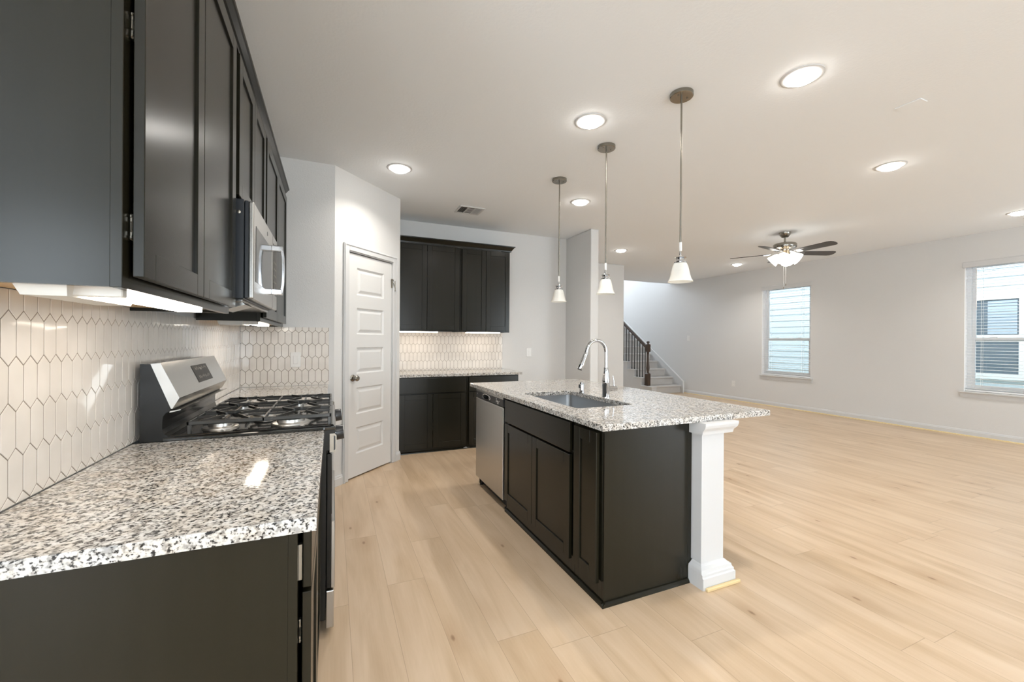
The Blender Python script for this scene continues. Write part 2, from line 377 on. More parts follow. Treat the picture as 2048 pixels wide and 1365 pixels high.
d.box(S0, T0, .014, P0, T1, 2.040); d.box(P1, T0, .014, S1, T1, 2.040)
zz = [.014] + [z for p in pans for z in p] + [2.040]
for i in range(0, len(zz), 2): d.box(P0, T0, zz[i], P1, T1, zz[i+1])
for z0, z1 in pans:
    g = .022; g2 = .045; dp = .011
    # cove down to a groove, then up to a raised field
    o_ = [(P0, z0), (P1, z0), (P1, z1), (P0, z1)]
    def ring(k, t): return [(P0+k, t, z0+k), (P1-k, t, z0+k), (P1-k, t, z1-k), (P0+k, t, z1-k)]
    V = ring(0, T0) + ring(g*.5, T0+dp) + ring(g, T0+dp) + ring(g2, T0+.002)
    Fs = [(a*4+i, a*4+(i+1) % 4, a*4+4+(i+1) % 4, a*4+4+i) for a in range(3) for i in range(4)] + [(12, 13, 14, 15)]
    d.add(V, Fs)
door1 = struct('door_1', d, DOORW)
k = MB(); ax = M45 @ Matrix.Translation((.222, T0, .914)) @ Matrix.Rotation(PI/2, 4, 'X')
k.lathe([(.030, 0), (.031, .004), (.026, .009), (.012, .012), (.010, .030), (.018, .036), (.026, .046), (.027, .055), (.020, .064), (0.001, .066)], seg=28, M=ax)
k.build('door_knob', NICKEL, door1)
for z in (.26, 1.09, 1.84):
    h = MB(M45); h.lathe([(.006, -.045), (.006, .045)], c=(.766, -.004, z), seg=10); h.box(.758, 0, z-.045, .774, .004, z+.045); h.build('hinge', TRIM if z < 1.5 else HINGE, door1)
st = MB(M45); st.bar((.735, -.016, 1.872), (.82, -.010, 1.872), .008, .008); st.tube([(.745, -.016, 1.868), (.775, -.022, 1.83), (.792, -.024, 1.79)], .0035, 8); st.tube([(.790, -.022, 1.868), (.792, -.024, 1.775)], .003, 8); st.lathe([(.007, 0), (.007, .012)], c=(.792, -.024, 1.762), seg=10)
tag(st.build('door_stop', HINGE, loc=tuple(M45 @ Vector((.79, 0, 1.8)))), 'small chrome hinge-pin door stop on upper right edge of pantry door', 'door stop')

# ------------------------------------------------------------------ windows in the right wall
def window(idx, y0, y1):
    f = MB(); x0, x1 = WX+.075, WX+.125; t = .045
    f.box(x0, y0, WZ0, x1, y0+t, WZ1, bev=.004); f.box(x0, y1-t, WZ0, x1, y1, WZ1, bev=.004); f.box(x0, y0+t, WZ1-t, x1, y1-t, WZ1, bev=.004); f.box(x0, y0+t, WZ0, x1, y1-t, WZ0+t, bev=.004)
    fo = struct('window_%d' % idx, f, VINYL)
    zm = 1.318; r = .036
    for nm, za, zb, xo in (('upper_sash', zm-.02, WZ1-t, .095), ('lower_sash', WZ0+t, zm+.026, .078)):
        s = MB(); xa, xb = WX+xo, WX+xo+.022; ya, yb = y0+t, y1-t
        s.box(xa, ya, za, xb, ya+r, zb, bev=.003); s.box(xa, yb-r, za, xb, yb, zb, bev=.003); s.box(xa, ya+r, za, xb, yb-r, za+r, bev=.003); s.box(xa, ya+r, zb-r, xb, yb-r, zb, bev=.003)
        if nm == 'lower_sash':
            for yy in (y0+.25, y1-.25): s.box(xa-.012, yy-.03, zb-.008, xb, yy+.03, zb+.008, bev=.003)
        so = s.build(nm, VINYL, fo)
        B(xa+.009, ya+r, za+r, xa+.012, yb-r, zb-r).build('pane', GLASS, so)
    sl = MB(); sl.box(WX-.035, y0-.045, WZ0-.024, WX+.074, y1+.045, WZ0-.002, bev=.006, seg=2); sl.build('window_sill', TRIM, fo)
    ap = MB(); ap.prism([(WX, WZ0-.085), (WX-.012, WZ0-.085), (WX-.016, WZ0-.055), (WX-.016, WZ0-.034), (WX-.022, WZ0-.024), (WX, WZ0-.024)], 1, y0-.03, y1+.03); ap.build('window_apron', TRIM, fo)
    jb = MB(); jb.box(WX+.001, y0, WZ0, WX+.075, y0+.004, WZ1); jb.box(WX+.001, y1-.004, WZ0, WX+.075, y1, WZ1); jb.box(WX+.001, y0, WZ1-.004, WX+.075, y1, WZ1); jb.build('window_jamb', BLIND, fo)
    return fo
for i, (a, b_) in enumerate(WIN[:2]): window(i+1, a, b_)
window(3, *WIN[2])
def blind(y0, y1, label):
    t = thing('window_blind', label, 'blind', (WX+.04, (y0+y1)/2, WZ0), 'horizontal blinds in the right wall windows')
    v = MB(); v.box(WX-.012, y0+.001 - .02, WZ1-.072, WX+.004, y1+.02, WZ1+.004, bev=.004); v.build('valance', TRIM, t)
    B(WX+.008, y0+.008, WZ1-.045, WX+.062, y1-.008, WZ1-.006).build('headrail', BLIND, t)
    s = MB(); z = WZ0+.045
    while z < WZ1-.06:
        a = math.radians(3); dx, dz = .024*math.cos(a), .024*math.sin(a)
        V = []
        for yy in (y0+.010, y1-.010):
            V += [(WX+.036-dx, yy, z-dz), (WX+.036, yy, z+.0012), (WX+.036+dx, yy, z+dz), (WX+.036+dx, yy, z+dz-.0028), (WX+.036, yy, z-.0016), (WX+.036-dx, yy, z-dz-.0028)]
        s.add(V, [(0, 1, 7, 6), (1, 2, 8, 7), (2, 3, 9, 8), (3, 4, 10, 9), (4, 5, 11, 10), (5, 0, 6, 11), (0, 5, 4, 3, 2, 1), (6, 7, 8, 9, 10, 11)])
        z += .0425
    s.build('slats', BLIND, t)
    B(WX+.012, y0+.010, WZ0+.004, WX+.060, y1-.010, WZ0+.022, bev=.003).build('bottom_rail', BLIND, t)
    for yy in (y0+.16, y1-.16, ):
        c_ = MB()
        for xx in (WX+.0085, WX+.0635): c_.box(xx-.0008, yy-.0015, WZ0+.02, xx+.0008, yy+.0015, WZ1-.045)
        c_.build('ladder_cord', BLIND, t)
    wn = MB(); wn.tube([(WX+.004, y1-.115, WZ1-.08), (WX+.002, y1-.115, 1.72)], .004, 8); wn.build('tilt_wand', WPLAST, t)
blind(*WIN[0], 'white open-slat blind in the window behind the ceiling fan')
blind(*WIN[1], 'white open-slat blind at the right edge, in front of a dark neighbouring window')

# neighbour's house seen through the windows
NX = 11.1
nh = thing('neighbour_house', 'pale blue lap-sided house wall seen through the two windows', 'house', (NX+.2, 4, 0))
sd = MB(); z = -.3
while z < 5.2:
    sd.prism([(NX+.012, z), (NX-.012, z), (NX, z+.152), (NX+.012, z+.152)], 1, -4, 14); z += .150
sd.box(NX+.012, -4, -.3, NX+.3, 14, 5.2); sd.build('siding_wall', SIDING, nh)
def nwin(y0, y1, z0, z1):
    f = MB(); t = .10; xa = NX-.045
    f.box(xa, y0-t, z0-t, NX, y0, z1+t); f.box(xa, y1, z0-t, NX, y1+t, z1+t); f.box(xa, y0, z1, NX, y1, z1+t); f.box(xa, y0, z0-t, NX, y1, z0)
    zm = (z0+z1)/2-.03; f.box(xa+.01, y0, zm-.06, NX, y1, zm+.06)
    fo = f.build('house_window', SIDTRIM, nh)
    B(NX-.028, y0, z0, NX-.02, y1, z1).build('window_pane', DPANE, fo)
    s = MB(); z = zm+.09
    while z < z1-.02: s.box(NX-.034, y0+.02, z-.020, NX-.029, y1-.14, z+.020); z += .048
    s.build('window_blind_slats', simple('pale_blind', (.25, .29, .335), .6), fo)
nwin(2.96, 3.46, .755, 2.015)
struct('exterior_ground', B(WX+.2, -8, -.35, 16, 16, -.30), GROUND)

# ------------------------------------------------------------------ cabinets
def face_M(kind, p):
    """local frame: u = along the face (rightwards for a viewer facing it), n = outwards, w = up"""
    if kind == '+x': return Matrix(((0, 1, 0, p), (1, 0, 0, 0), (0, 0, 1, 0), (0, 0, 0, 1)))     # u = +y, n = +x
    if kind == '-x': return Matrix(((0, -1, 0, p), (1, 0, 0, 0), (0, 0, 1, 0), (0, 0, 0, 1)))    # u = +y, n = -x
    if kind == '-y': return Matrix(((1, 0, 0, 0), (0, -1, 0, p), (0, 0, 1, 0), (0, 0, 0, 1)))    # u = +x, n = -y
def shaker(M, u0, u1, z0, z1, t=.019, st=.058, rec=.007):
    m = MB(M); e = .0015
    m.box(u0, 0, z0, u0+st, t, z1, bev=e); m.box(u1-st, 0, z0, u1, t, z1, bev=e)
    m.box(u0+st, 0, z0, u1-st, t, z0+st, bev=e); m.box(u0+st, 0, z1-st, u1-st, t, z1, bev=e)
    m.box(u0+st-.002, .001, z0+st-.002, u1-st+.002, t-rec, z1-st+.002)
    return m
def slab(M, u0, u1, z0, z1, t=.019): return MB(M).box(u0, 0, z0, u1, t, z1, bev=.003, seg=2)
def hinge(M, u, z, parent):
    h = MB(M); h.box(u-.004, -.008, z-.024, u+.012, .002, z+.024, bev=.002)
    for dz in (-.014, .0, .014): h.lathe([(.004, -.003), (.004, .003)], M=M @ Matrix.Translation((u-.002, -.002, z+dz)) @ Matrix.Rotation(PI/2, 4, 'Y'), seg=10)
    # the lathe above is already transformed, so rebuild in scene space
    return h
def hinge_part(M, u, z, parent):
    h = MB(M); h.box(u+.002, -.0075, z-.026, u+.016, -.001, z+.026, bev=.002); h.box(u-.001, -.007, z-.011, u+.006, -.001, z+.011, bev=.003); h.box(u-.0005, -.006, z-.024, u+.004, -.002, z-.018, bev=.001); h.box(u-.0005, -.006, z+.018, u+.004, -.002, z+.024, bev=.001)
    h.build('hinge', HINGE, parent)
GAP = .008
def wall_cab(label, axis, front, back, a0, a1, z0, z1, doors, group=None, hinges=True, fin0=True, name='wall_cabinet'):
    """axis '+x' (front faces +x, runs along y) or '-y' (front faces -y, runs along x)"""
    def bx(m, n0, n1, u0, u1, za, zb, **k):
        if axis == '+x': m.box(n0, u0, za, n1, u1, zb, **k)
        else: m.box(u0, n0, za, u1, n1, zb, **k)
    sg = 1 if axis == '+x' else -1
    ft = front - sg*.019
    loc = ((front+back)/2, (a0+a1)/2, z0) if axis == '+x' else ((a0+a1)/2, (front+back)/2, z0)
    t = thing(name, label, 'cabinet', loc, group)
    s = MB(); bx(s, back, ft, a0, a0+.016, z0, z1); bx(s, back, ft, a1-.016, a1, z0, z1); bx(s, back, ft, a0+.016, a1-.016, z1-.016, z1); s.build('cabinet_box', DARK, t)
    s = MB(); bx(s, back, ft, a0+.016, a1-.016, z0+.012, z0+.028); s.build('bottom_panel', BIRCH, t)
    s = MB(); bx(s, ft, front, a0-.0008, a0+.038, z0-.001, z1, bev=.001); bx(s, ft, front, a1-.038, a1+.0008, z0-.001, z1, bev=.001); bx(s, ft, front, a0+.038, a1-.038, z0-.001, z0+.034); bx(s, ft, front, a0+.038, a1-.038, z1-.036, z1); 
    s.build('face_frame', DARK, t)
    M = face_M(axis, front + sg*GAP)
    for i, (u0, u1, za, zb) in enumerate(doors):
        dm = shaker(M, u0, u1, za, zb).build('door', DARK, t)
        if hinges:
            hu = u0+.004 if i == 0 else (u1-.014)
            for hz in (za+.10, za+.50, zb-.10):
                hinge_part(M, hu, hz, dm)
    return t
FX = .305
UB, UT = 1.362, 2.44
wall_cab('dark wall cabinet nearest the camera at upper left, with bluish end panel', '+x', FX, .010, 1.030, 1.922, UB, UT, [(1.050, 1.464, 1.385, 2.405), (1.468, 1.892, 1.385, 2.405)], 'wall cabinets above the range run')
wall_cab('short dark wall cabinet directly above the microwave', '+x', FX, .002, 1.926, 2.684, 1.822, UT, [(1.956, 2.303, 1.840, 2.405), (2.307, 2.660, 1.840, 2.405)], 'wall cabinets above the range run')
wall_cab('dark wall cabinet between the microwave and the pantry wall', '+x', FX, .010, 2.688, 3.845, UB, UT, [(2.715, 3.235, 1.385, 2.405), (3.239, 3.800, 1.385, 2.405)], 'wall cabinets above the range run')
def crown(axis, front, a0, a1, z, ends, back, k=1.0):
    """stepped, sloping crown profile following the cabinet fronts"""
    prof = [(0, 0), (.010, 0), (.012, .010), (.018, .016), (.032, .036), (.038, .038), (.040, .046), (0, .046)]
    prof = [(p*k, q*k) for p, q in prof]; m = MB(); sg = 1 if axis == '+x' else -1
    n = len(prof); V = []
    for k, (u, s_) in enumerate(((a0, -1), (a1, 1))):
        for p, zq in prof:
            uu = u + (s_*p if ends[k] else 0); nn = front + sg*p
            V.append((nn, uu, z+zq) if axis == '+x' else (uu, nn, z+zq))
    Fs = [(i, (i+1) % n, n+(i+1) % n, n+i) for i in range(n)] + [tuple(range(n))[::-1], tuple(range(n, 2*n))]
    m.add(V, Fs)
    for k, (u, s_) in enumerate(((a0, -1), (a1, 1))):
        if not ends[k]: continue
        V = []
        for nn_back in (False, True):
            for p, zq in prof:
                uu = u + s_*p; nn = back if nn_back else front + sg*p
                V.append((nn, uu, z+zq) if axis == '+x' else (uu, nn, z+zq))
        m.add(V, [(i, (i+1) % n, n+(i+1) % n, n+i) for i in range(n)] + [tuple(range(n))[::-1], tuple(range(n, 2*n))])
    return m
def crown_thing(label, *a):
    m = crown(*a); o = m.build('crown_molding', DARK); tag(o, label, 'molding'); return o
crown_thing('long dark crown molding along the top of the upper left wall cabinets', '+x', FX+.002, 1.030, 3.845, UT+.001, (True, False), .010)

# dry bar wall cabinets (back wall)
DYF = 4.945
wall_cab('left two-door dark wall cabinet on the back wall, next to the pantry corner', '-y', DYF, YB-.004, XE+.004, 2.112, 1.366, 2.402, [(XE+.018, 1.702, 1.384, 2.388), (1.706, 2.100, 1.384, 2.388)], 'wall cabinets on the back wall', hinges=False)
wall_cab('right two-door dark wall cabinet on the back wall, its side toward the bare wall', '-y', DYF, YB-.004, 2.116, 2.775, 1.366, 2.402, [(2.134, 2.444, 1.384, 2.388), (2.448, 2.765, 1.384, 2.388)], 'wall cabinets on the back wall', hinges=False)
crown_thing('dark crown molding on top of the back wall cabinets', '-y', DYF-.002, XE+.004, 2.775, 2.403, (False, True), YB-.004, 1.45)
crown_top = None

# base cabinets
def base_cab(name, label, axis, front, back, a0, a1, fronts, group=None, toe=True, hinge_at=None):
    def bx(m, n0, n1, u0, u1, za, zb, **k):
        if axis in ('+x', '-x'): m.box(n0, u0, za, n1, u1, zb, **k)
        else: m.box(u0, n0, za, u1, n1, zb, **k)
    sg = 1 if axis == '+x' else -1
    ft = front - sg*.019; tk = front - sg*(.07 if toe else .004)
    loc = ((front+back)/2, (a0+a1)/2, 0) if axis in ('+x', '-x') else ((a0+a1)/2, (front+back)/2, 0)
    t = thing(name, label, 'cabinet', loc, group)
    s = MB(); zl = .0
    bx(s, back, ft, a0, a0+.016, .095 if toe else 0, CB-.001); bx(s, back, tk if toe else ft, a0, a0+.016, 0, .096); bx(s, back, ft, a1-.016, a1, 0, CB-.001)
    bx(s, back, ft, a0+.016, a1-.016, .095, .111); s.build('cabinet_box', DARK, t)
    s = MB(); bx(s, ft, front, a0-.0008, a0+.036, .095 if toe else 0, CB-.001, bev=.001); bx(s, ft, front, a1-.036, a1+.0008, .095 if toe else 0, CB-.001, bev=.001); bx(s, ft, front, a0+.036, a1-.036, CB-.036, CB-.001); bx(s, ft, front, a0+.036, a1-.036, .095 if toe else 0, .130)
    bx(s, ft, front, a0+.036, a1-.036, .64, .69)
    s.build('face_frame', DARK, t)
    s = MB(); bx(s, tk - sg*.012, tk, a0+.001, a1-.001, 0, .095); s.build('toe_board', DARK, t) if toe else s.bm.free()
    M = face_M(axis, front + sg*GAP)
    for kind, u0, u1, za, zb in fronts:
        o = (shaker(M, u0, u1, za, zb) if kind == 'door' else slab(M, u0, u1, za, zb)).build('door' if kind == 'door' else 'drawer_front', DARK, t)
        if hinge_at is not None and kind == 'door' and abs(u0-hinge_at) < .03:
            for hz in (za+.08, zb-.09): hinge_part(M, u0+.004, hz, o)
    if hinge_at is not None:
        r = MB(M); r.box(hinge_at+.008, -.0075, .72, hinge_at+.022, -.001, .80); r.build('drawer_slide', HINGE, t)
    return t
BX = .609
base_cab('base_cabinet', 'dark base cabinet under the near counter at lower left', '+x', BX, .004, 1.020, 1.918, [('drawer', 1.038, 1.464, .705, .842), ('drawer', 1.468, 1.898, .705, .842), ('door', 1.038, 1.464, .108, .695), ('door', 1.468, 1.898, .108, .695)], 'base cabinets beside the range', hinge_at=1.038)
base_cab('base_cabinet', 'dark base cabinet between the range and the pantry wall', '+x', BX, .004, 2.694, 3.846, [('drawer', 2.716, 3.25, .705, .842), ('drawer', 3.254, 3.81, .705, .842), ('door', 2.716, 3.25, .108, .695), ('door', 3.254, 3.81, .108, .695)], 'base cabinets beside the range')
DBF = 4.66
base_cab('base_cabinet', 'dark base cabinet under the back wall counter, beside the pantry door', '-y', DBF, YB-.004, XE+.004, 2.118, [('drawer', XE+.022, 2.100, .668, .838), ('door', XE+.022, 1.716, .05, .655), ('door', 1.720, 2.100, .05, .655)], 'base cabinets on the back wall', toe=False)
base_cab('base_cabinet', 'dark base cabinet under the back wall counter, half hidden behind the island', '-y', DBF, YB-.004, 2.122, 2.780, [('drawer', 2.140, 2.762, .668, .838), ('door', 2.140, 2.449, .05, .655), ('door', 2.453, 2.762, .05, .655)], 'base cabinets on the back wall', toe=False)
sh = MB(); sh.prism([(DBF-.001, 0), (DBF-.016, 0), (DBF-.014, .010), (DBF-.006, .018), (DBF-.001, .020)], 0, XE+.018, 2.78)
tag(sh.build('shoe_molding', DARK), 'thin dark shoe molding at the foot of the back wall base cabinets', 'molding')

# countertops
def counter(label, x0, y0, x1, y1, hole=None, group='granite countertops'):
    m = MB(); bm = m.bm; e = .004
    def rect(k, z): return [(x0+k, y0+k, z), (x1-k, y0+k, z), (x1-k, y1-k, z), (x0+k, y1-k, z)]
    rings = [rect(0, CB), rect(0, CT-e), rect(e, CT)]
    vs = [[bm.verts.new(p) for p in r] for r in rings]
    for a in range(2):
        for i in range(4): bm.faces.new((vs[a][i], vs[a][(i+1) % 4], vs[a+1][(i+1) % 4], vs[a+1][i]))
    if hole is None:
        bm.faces.new(vs[2]); bm.faces.new(vs[0][::-1])
    else:
        hx0, hy0, hx1, hy1, r = hole
        def hring(k, z):
            P = []
            for cx, cy, a0 in ((hx1-r, hy1-r, 0), (hx0+r, hy1-r, PI/2), (hx0+r, hy0+r, PI), (hx1-r, hy0+r, 3*PI/2)):
                for j in range(7):
                    a = a0 + PI/2*j/6; P.append((cx+(r+k)*math.cos(a), cy+(r+k)*math.sin(a), z))
            return [bm.verts.new(p) for p in P]
        h0, h1, h2 = hring(0, CB), hring(0, CT-.003), hring(.003, CT)
        n = len(h0)
        for A_, B_ in ((h0, h1), (h1, h2)):
            for i in range(n):
                f = bm.faces.new((A_[i], A_[(i+1) % n], B_[(i+1) % n], B_[i])); f.smooth = True
        for outer, inner in ((vs[2], h2), (vs[0], h0)):
            es = [bm.edges.get((outer[i], outer[(i+1) % 4])) for i in range(4)] + [bm.edges.get((inner[i], inner[(i+1) % n])) for i in range(n)]
            bmesh.ops.triangle_fill(bm, use_beauty=True, use_dissolve=False, edges=es)
    o = m.build('countertop', GRAN, loc=((x0+x1)/2, (y0+y1)/2, CB)); return tag(o, label, 'countertop', group)
counter('granite counter at lower left, before the range, nearest the camera', .012, .990, .647, 1.922)
counter('granite counter between the range and the tiled pantry wall', .012, 2.690, .647, 3.838)
counter('granite counter on the back wall under the lit backsplash', XE+.002, 4.618, 2.815, YB-.012)
HOLE = (1.955, 2.015, 2.362, 2.765, .035)
counter('large granite island countertop with the sink cut into it', 1.812, 1.572, 2.950, 3.575, HOLE)

# ------------------------------------------------------------------ backsplashes
def backsplash(label, M, u0, u1, z0, z1, ph_u, ph_z, pw=.0498, pitch=.1055, tip=.0225):
    """M maps (u, n, w); rows of pointed tiles, zig-zag lines every `pitch`"""
    c_ = M @ Vector(((u0+u1)/2, 0, z0))
    t = thing('backsplash', label, 'backsplash', tuple(c_), 'tiled backsplashes')
    g = MB(M); g.box(u0, 0, z0, u1, .0076, z1); g.build('grout', GROUT, t)
    m = MB(); gr = .0014; ib = .0010
    r0 = int((z0-ph_z)//pitch)-2; r1 = int((z1-ph_z)//pitch)+2
    rnd = random.Random(3)
    for r in range(r0, r1):
        zl = ph_z + r*pitch                       # up-vertices of the zigzag below this row lie at zl
        off = ph_u + (pw/2 if r % 2 else 0)
        k0 = int((u0-off)//pw)-1; k1 = int((u1-off)//pw)+2
        for k_ in range(k0, k1):
            cu = off + k_*pw
            def hexa(k, n):
                a = pw/2-k; zb, zt = zl, zl+pitch-tip
                return [(cu-a, n, zb+k*.3), (cu, n, zb-tip+k*1.35), (cu+a, n, zb+k*.3), (cu+a, n, zt-k*.3), (cu, n, zt+tip-k*1.35), (cu-a, n, zt-k*.3)]
            tu, tz = rnd.uniform(-.006, .006), rnd.uniform(-.003, .003)
            def tl(P): return [(a, n+(a-cu)*tu+(w_-zl-.04)*tz, w_) for a, n, w_ in P]
            V = hexa(gr, .006) + tl(hexa(gr+.0002, .0083)) + tl(hexa(gr+ib, .0088))
            m.add(V, [(a*6+i, a*6+(i+1) % 6, a*6+6+(i+1) % 6, a*6+6+i) for a in range(2) for i in range(6)] + [tuple(range(12, 18))])
    for co, no in (((u0, 0, 0), (-1, 0, 0)), ((u1, 0, 0), (1, 0, 0)), ((0, 0, z0), (0, 0, -1)), ((0, 0, z1), (0, 0, 1))):
        bmesh.ops.bisect_plane(m.bm, geom=m.bm.verts[:]+m.bm.edges[:]+m.bm.faces[:], plane_co=co, plane_no=no, clear_outer=True)
    bmesh.ops.transform(m.bm, matrix=M, verts=m.bm.verts[:])
    m.build('tiles', TILE, t)
backsplash('long cream picket-tile backsplash along the left wall behind the range', face_M('+x', .0012), 1.0, 3.838, CT+.001, 1.372, .033, 1.3035-.1055*4+.0225)
backsplash('short cream picket-tile backsplash on the pantry wall behind the light switch', face_M('-y', YP-.0012), .012, .648, CT+.001, 1.362, .022, 1.315-.1055*4+.0225)
backsplash('cream picket-tile backsplash under the lit back wall cabinets', face_M('-y', YB-.0012), XE+.003, 2.800, CT+.001, 1.364, 1.451, 1.2215-.1055*3+.0)

# ------------------------------------------------------------------ under-cabinet lights
def led_light(label, x0, y0, x1, y1, zt, tray, group='under-cabinet strip lights'):
    t = thing('under_cabinet_light', label, 'light', ((x0+x1)/2, (y0+y1)/2, zt), group)
    B(x0, y0, zt-.021, x1, y1, zt, bev=.002).build('housing', LFIX, t)
    ly0, ly1, lx0, lx1 = (y0+.004, y1-.004, x0+.004, x1+.0015) if (y1-y0) > (x1-x0) else (y0-.0015, y1-.004, x0+.004, x1-.004)
    B(lx0, ly0, zt-.024, lx1, ly1, zt-.005, bev=.002).build('lens', LED, t)
    if tray:
        B(x0-.006, y0-.016, zt-.027, x1+.004, y0+.006, zt, bev=.002).build('end_cap', LFIX, t)
        m = MB(); a0, b0, a1, b1 = tray
        V = [(a0, b0, zt), (a1, b0, zt), (a1, b1, zt), (a0, b1, zt), (a0+.010, b0+.012, zt-.030), (a1-.004, b0+.012, zt-.030), (a1-.004, b1-.02, zt-.030), (a0+.010, b1-.02, zt-.030)]
        m.add(V, [(0, 3, 2, 1), (4, 5, 6, 7), (0, 1, 5, 4), (1, 2, 6, 5), (2, 3, 7, 6), (3, 0, 4, 7)]); m.build('junction_cover', LFIX, t)
    return t
led_light('lit strip light with white wiring cover under the nearest wall cabinet', .212, 1.10, .282, 1.66, UB+.0115, (.135, 1.055, .214, 1.36))
led_light('lit strip light under the wall cabinet next to the pantry wall', .205, 2.83, .272, 3.30, UB+.0115, (.08, 2.78, .207, 3.02))
led_light('lit strip light under the left back wall cabinet', XE+.03, 4.95+.02, 1.850, 5.04, 1.3775, None)
led_light('lit strip light under the right back wall cabinet', 2.205, 4.97, 2.660, 5.04, 1.3775, None)

# ------------------------------------------------------------------ wall plates
def plate(name, label, M, u, z, kind, cat):
    o = M @ Vector((u, 0, z)); t = thing(name, label, cat, tuple(o))
    MB(M).box(u-.038, 0, z-.062, u+.038, .006, z+.062, bev=.003, seg=2).build('cover_plate', WPLAST, t)
    if kind == 'switch': MB(M).box(u-.017, .004, z-.034, u+.017, .009, z+.034, bev=.002).build('rocker', WPLAST, t)
    else:
        for dz in (-.021, .021): MB(M).box(u-.016, .004, z+dz-.015, u+.016, .008, z+dz+.015, bev=.004, seg=2).build('socket', WPLAST, t)
plate('light_switch', 'white rocker switch plate on the tiled pantry wall', face_M('-y', YP-.0095), .398, 1.094, 'switch', 'switch')
plate('wall_outlet', 'white outlet plate on the bare back wall right of the wall cabinets', face_M('-y', YB), 3.205, 1.10, 'outlet', 'outlet')
plate('light_switch', 'white switch plate on the right wall between stairs and window', face_M('-x', WX), 7.573, 1.346, 'switch', 'switch')
plate('wall_outlet', 'white outlet plate low on the right wall left of the window behind the fan', face_M('-x', WX), 6.329, .359, 'outlet', 'outlet')

# ------------------------------------------------------------------ range
RY0, RY1 = 1.928, 2.684
rg = thing('gas_range', 'black and stainless gas range between the two left counters', 'range', (.36, 2.306, 0))
s = MB(); s.box(.04, RY0, .07, .655, RY1, .876); s.build('oven_body', BLACK, rg)
# backguard: black side profile with a scooped front, stainless control housing above
prof = [(.032, .860), (.032, 1.168), (.062, 1.168), (.124, 1.000), (.118, .990), (.108, .985), (.100, .972), (.098, .950), (.098, .925), (.103, .907), (.116, .897), (.136, .894), (.14, .86)]
s = MB(); s.prism(prof, 1, RY0, RY1); s.build('backguard', BLACK, rg)
s = MB(); s.prism([(.063, 1.169), (.092, 1.172), (.150, 1.040), (.128, .999), (.124, 1.001)], 1, RY0-.002, RY1+.002); cp = s.build('control_panel', STEEL, rg)
def onpanel(m, y, f, w, h, t):
    """a flat piece on the slanted control panel: centre at y and fraction f down the slope"""
    a = Vector((.092, 0, 1.172)); b_ = Vector((.150, 0, 1.040)); d_ = (b_-a); L = d_.length; d_.normalize(); n_ = Vector((-d_.z, 0, d_.x)); 
    p = a + d_*L*f; V = []
    for k_ in (0, t):
        for sy, sd in ((-1, -1), (1, -1), (1, 1), (-1, 1)): V.append(tuple(p + n_*k_ + Vector((0, y+sy*w/2, 0)) + d_*sd*h/2))
    m.add(V, [(0, 1, 2, 3)[::-1], (4, 5, 6, 7), (0, 1, 5, 4), (1, 2, 6, 5), (2, 3, 7, 6), (3, 0, 4, 7)])
s = MB(); onpanel(s, 2.345, .50, .225, .080, .0015); dsp = s.build('display', DISP, cp)
s = MB(); rr = random.Random(5)
for row, f in ((0, .33), (1, .62)):
    for q in range(9):
        y = 2.27+q*.019
        if q == 4 and row == 0: onpanel(s, y, f+.03, .022, .010, .0019); continue
        for j in range(2): onpanel(s, y+j*.005, f+rr.uniform(-.02, .02), .003, .013 if rr.random() > .4 else .006, .0019)
s.build('display_lettering', GMARK, dsp)['kind'] = 'stuff'
s = MB(); s.prism([(.116, .984), (.150, .992), (.151, .995), (.118, .990)], 1, RY0+.01, RY1-.004); s.build('backguard_lip', STEEL, rg)
# cooktop
s = MB(); s.box(.098, RY0-.003, .876, .690, RY1+.003, .893, bev=.004, seg=2); s.box(.115, RY0+.003, .892, .684, RY0+.016, .899, bev=.003); s.box(.115, RY1-.016, .892, .684, RY1-.003, .899, bev=.003); s.box(.668, RY0+.003, .892, .684, RY1-.003, .899, bev=.003); s.build('cooktop', COOKTOP, rg)
yc = [RY0+.145, (RY0+RY1)/2, RY1-.145]
for bx_, by_, r_ in ((.25, yc[0], .038), (.51, yc[0], .05), (.38, yc[1], .045), (.25, yc[2], .042), (.51, yc[2], .036)):
    s = MB(); s.lathe([(r_+.028, .893), (r_+.026, .899), (r_+.006, .902), (r_+.004, .914), (r_-.004, .916)], c=(bx_, by_, 0), seg=36); bu = s.build('burner', ALU, rg)
    s = MB(); s.lathe([(r_+.002, .915), (r_+.004, .919), (r_-.002, .925), (.002, .926)], c=(bx_, by_, 0), seg=36); s.build('burner_cap', IRON, bu)
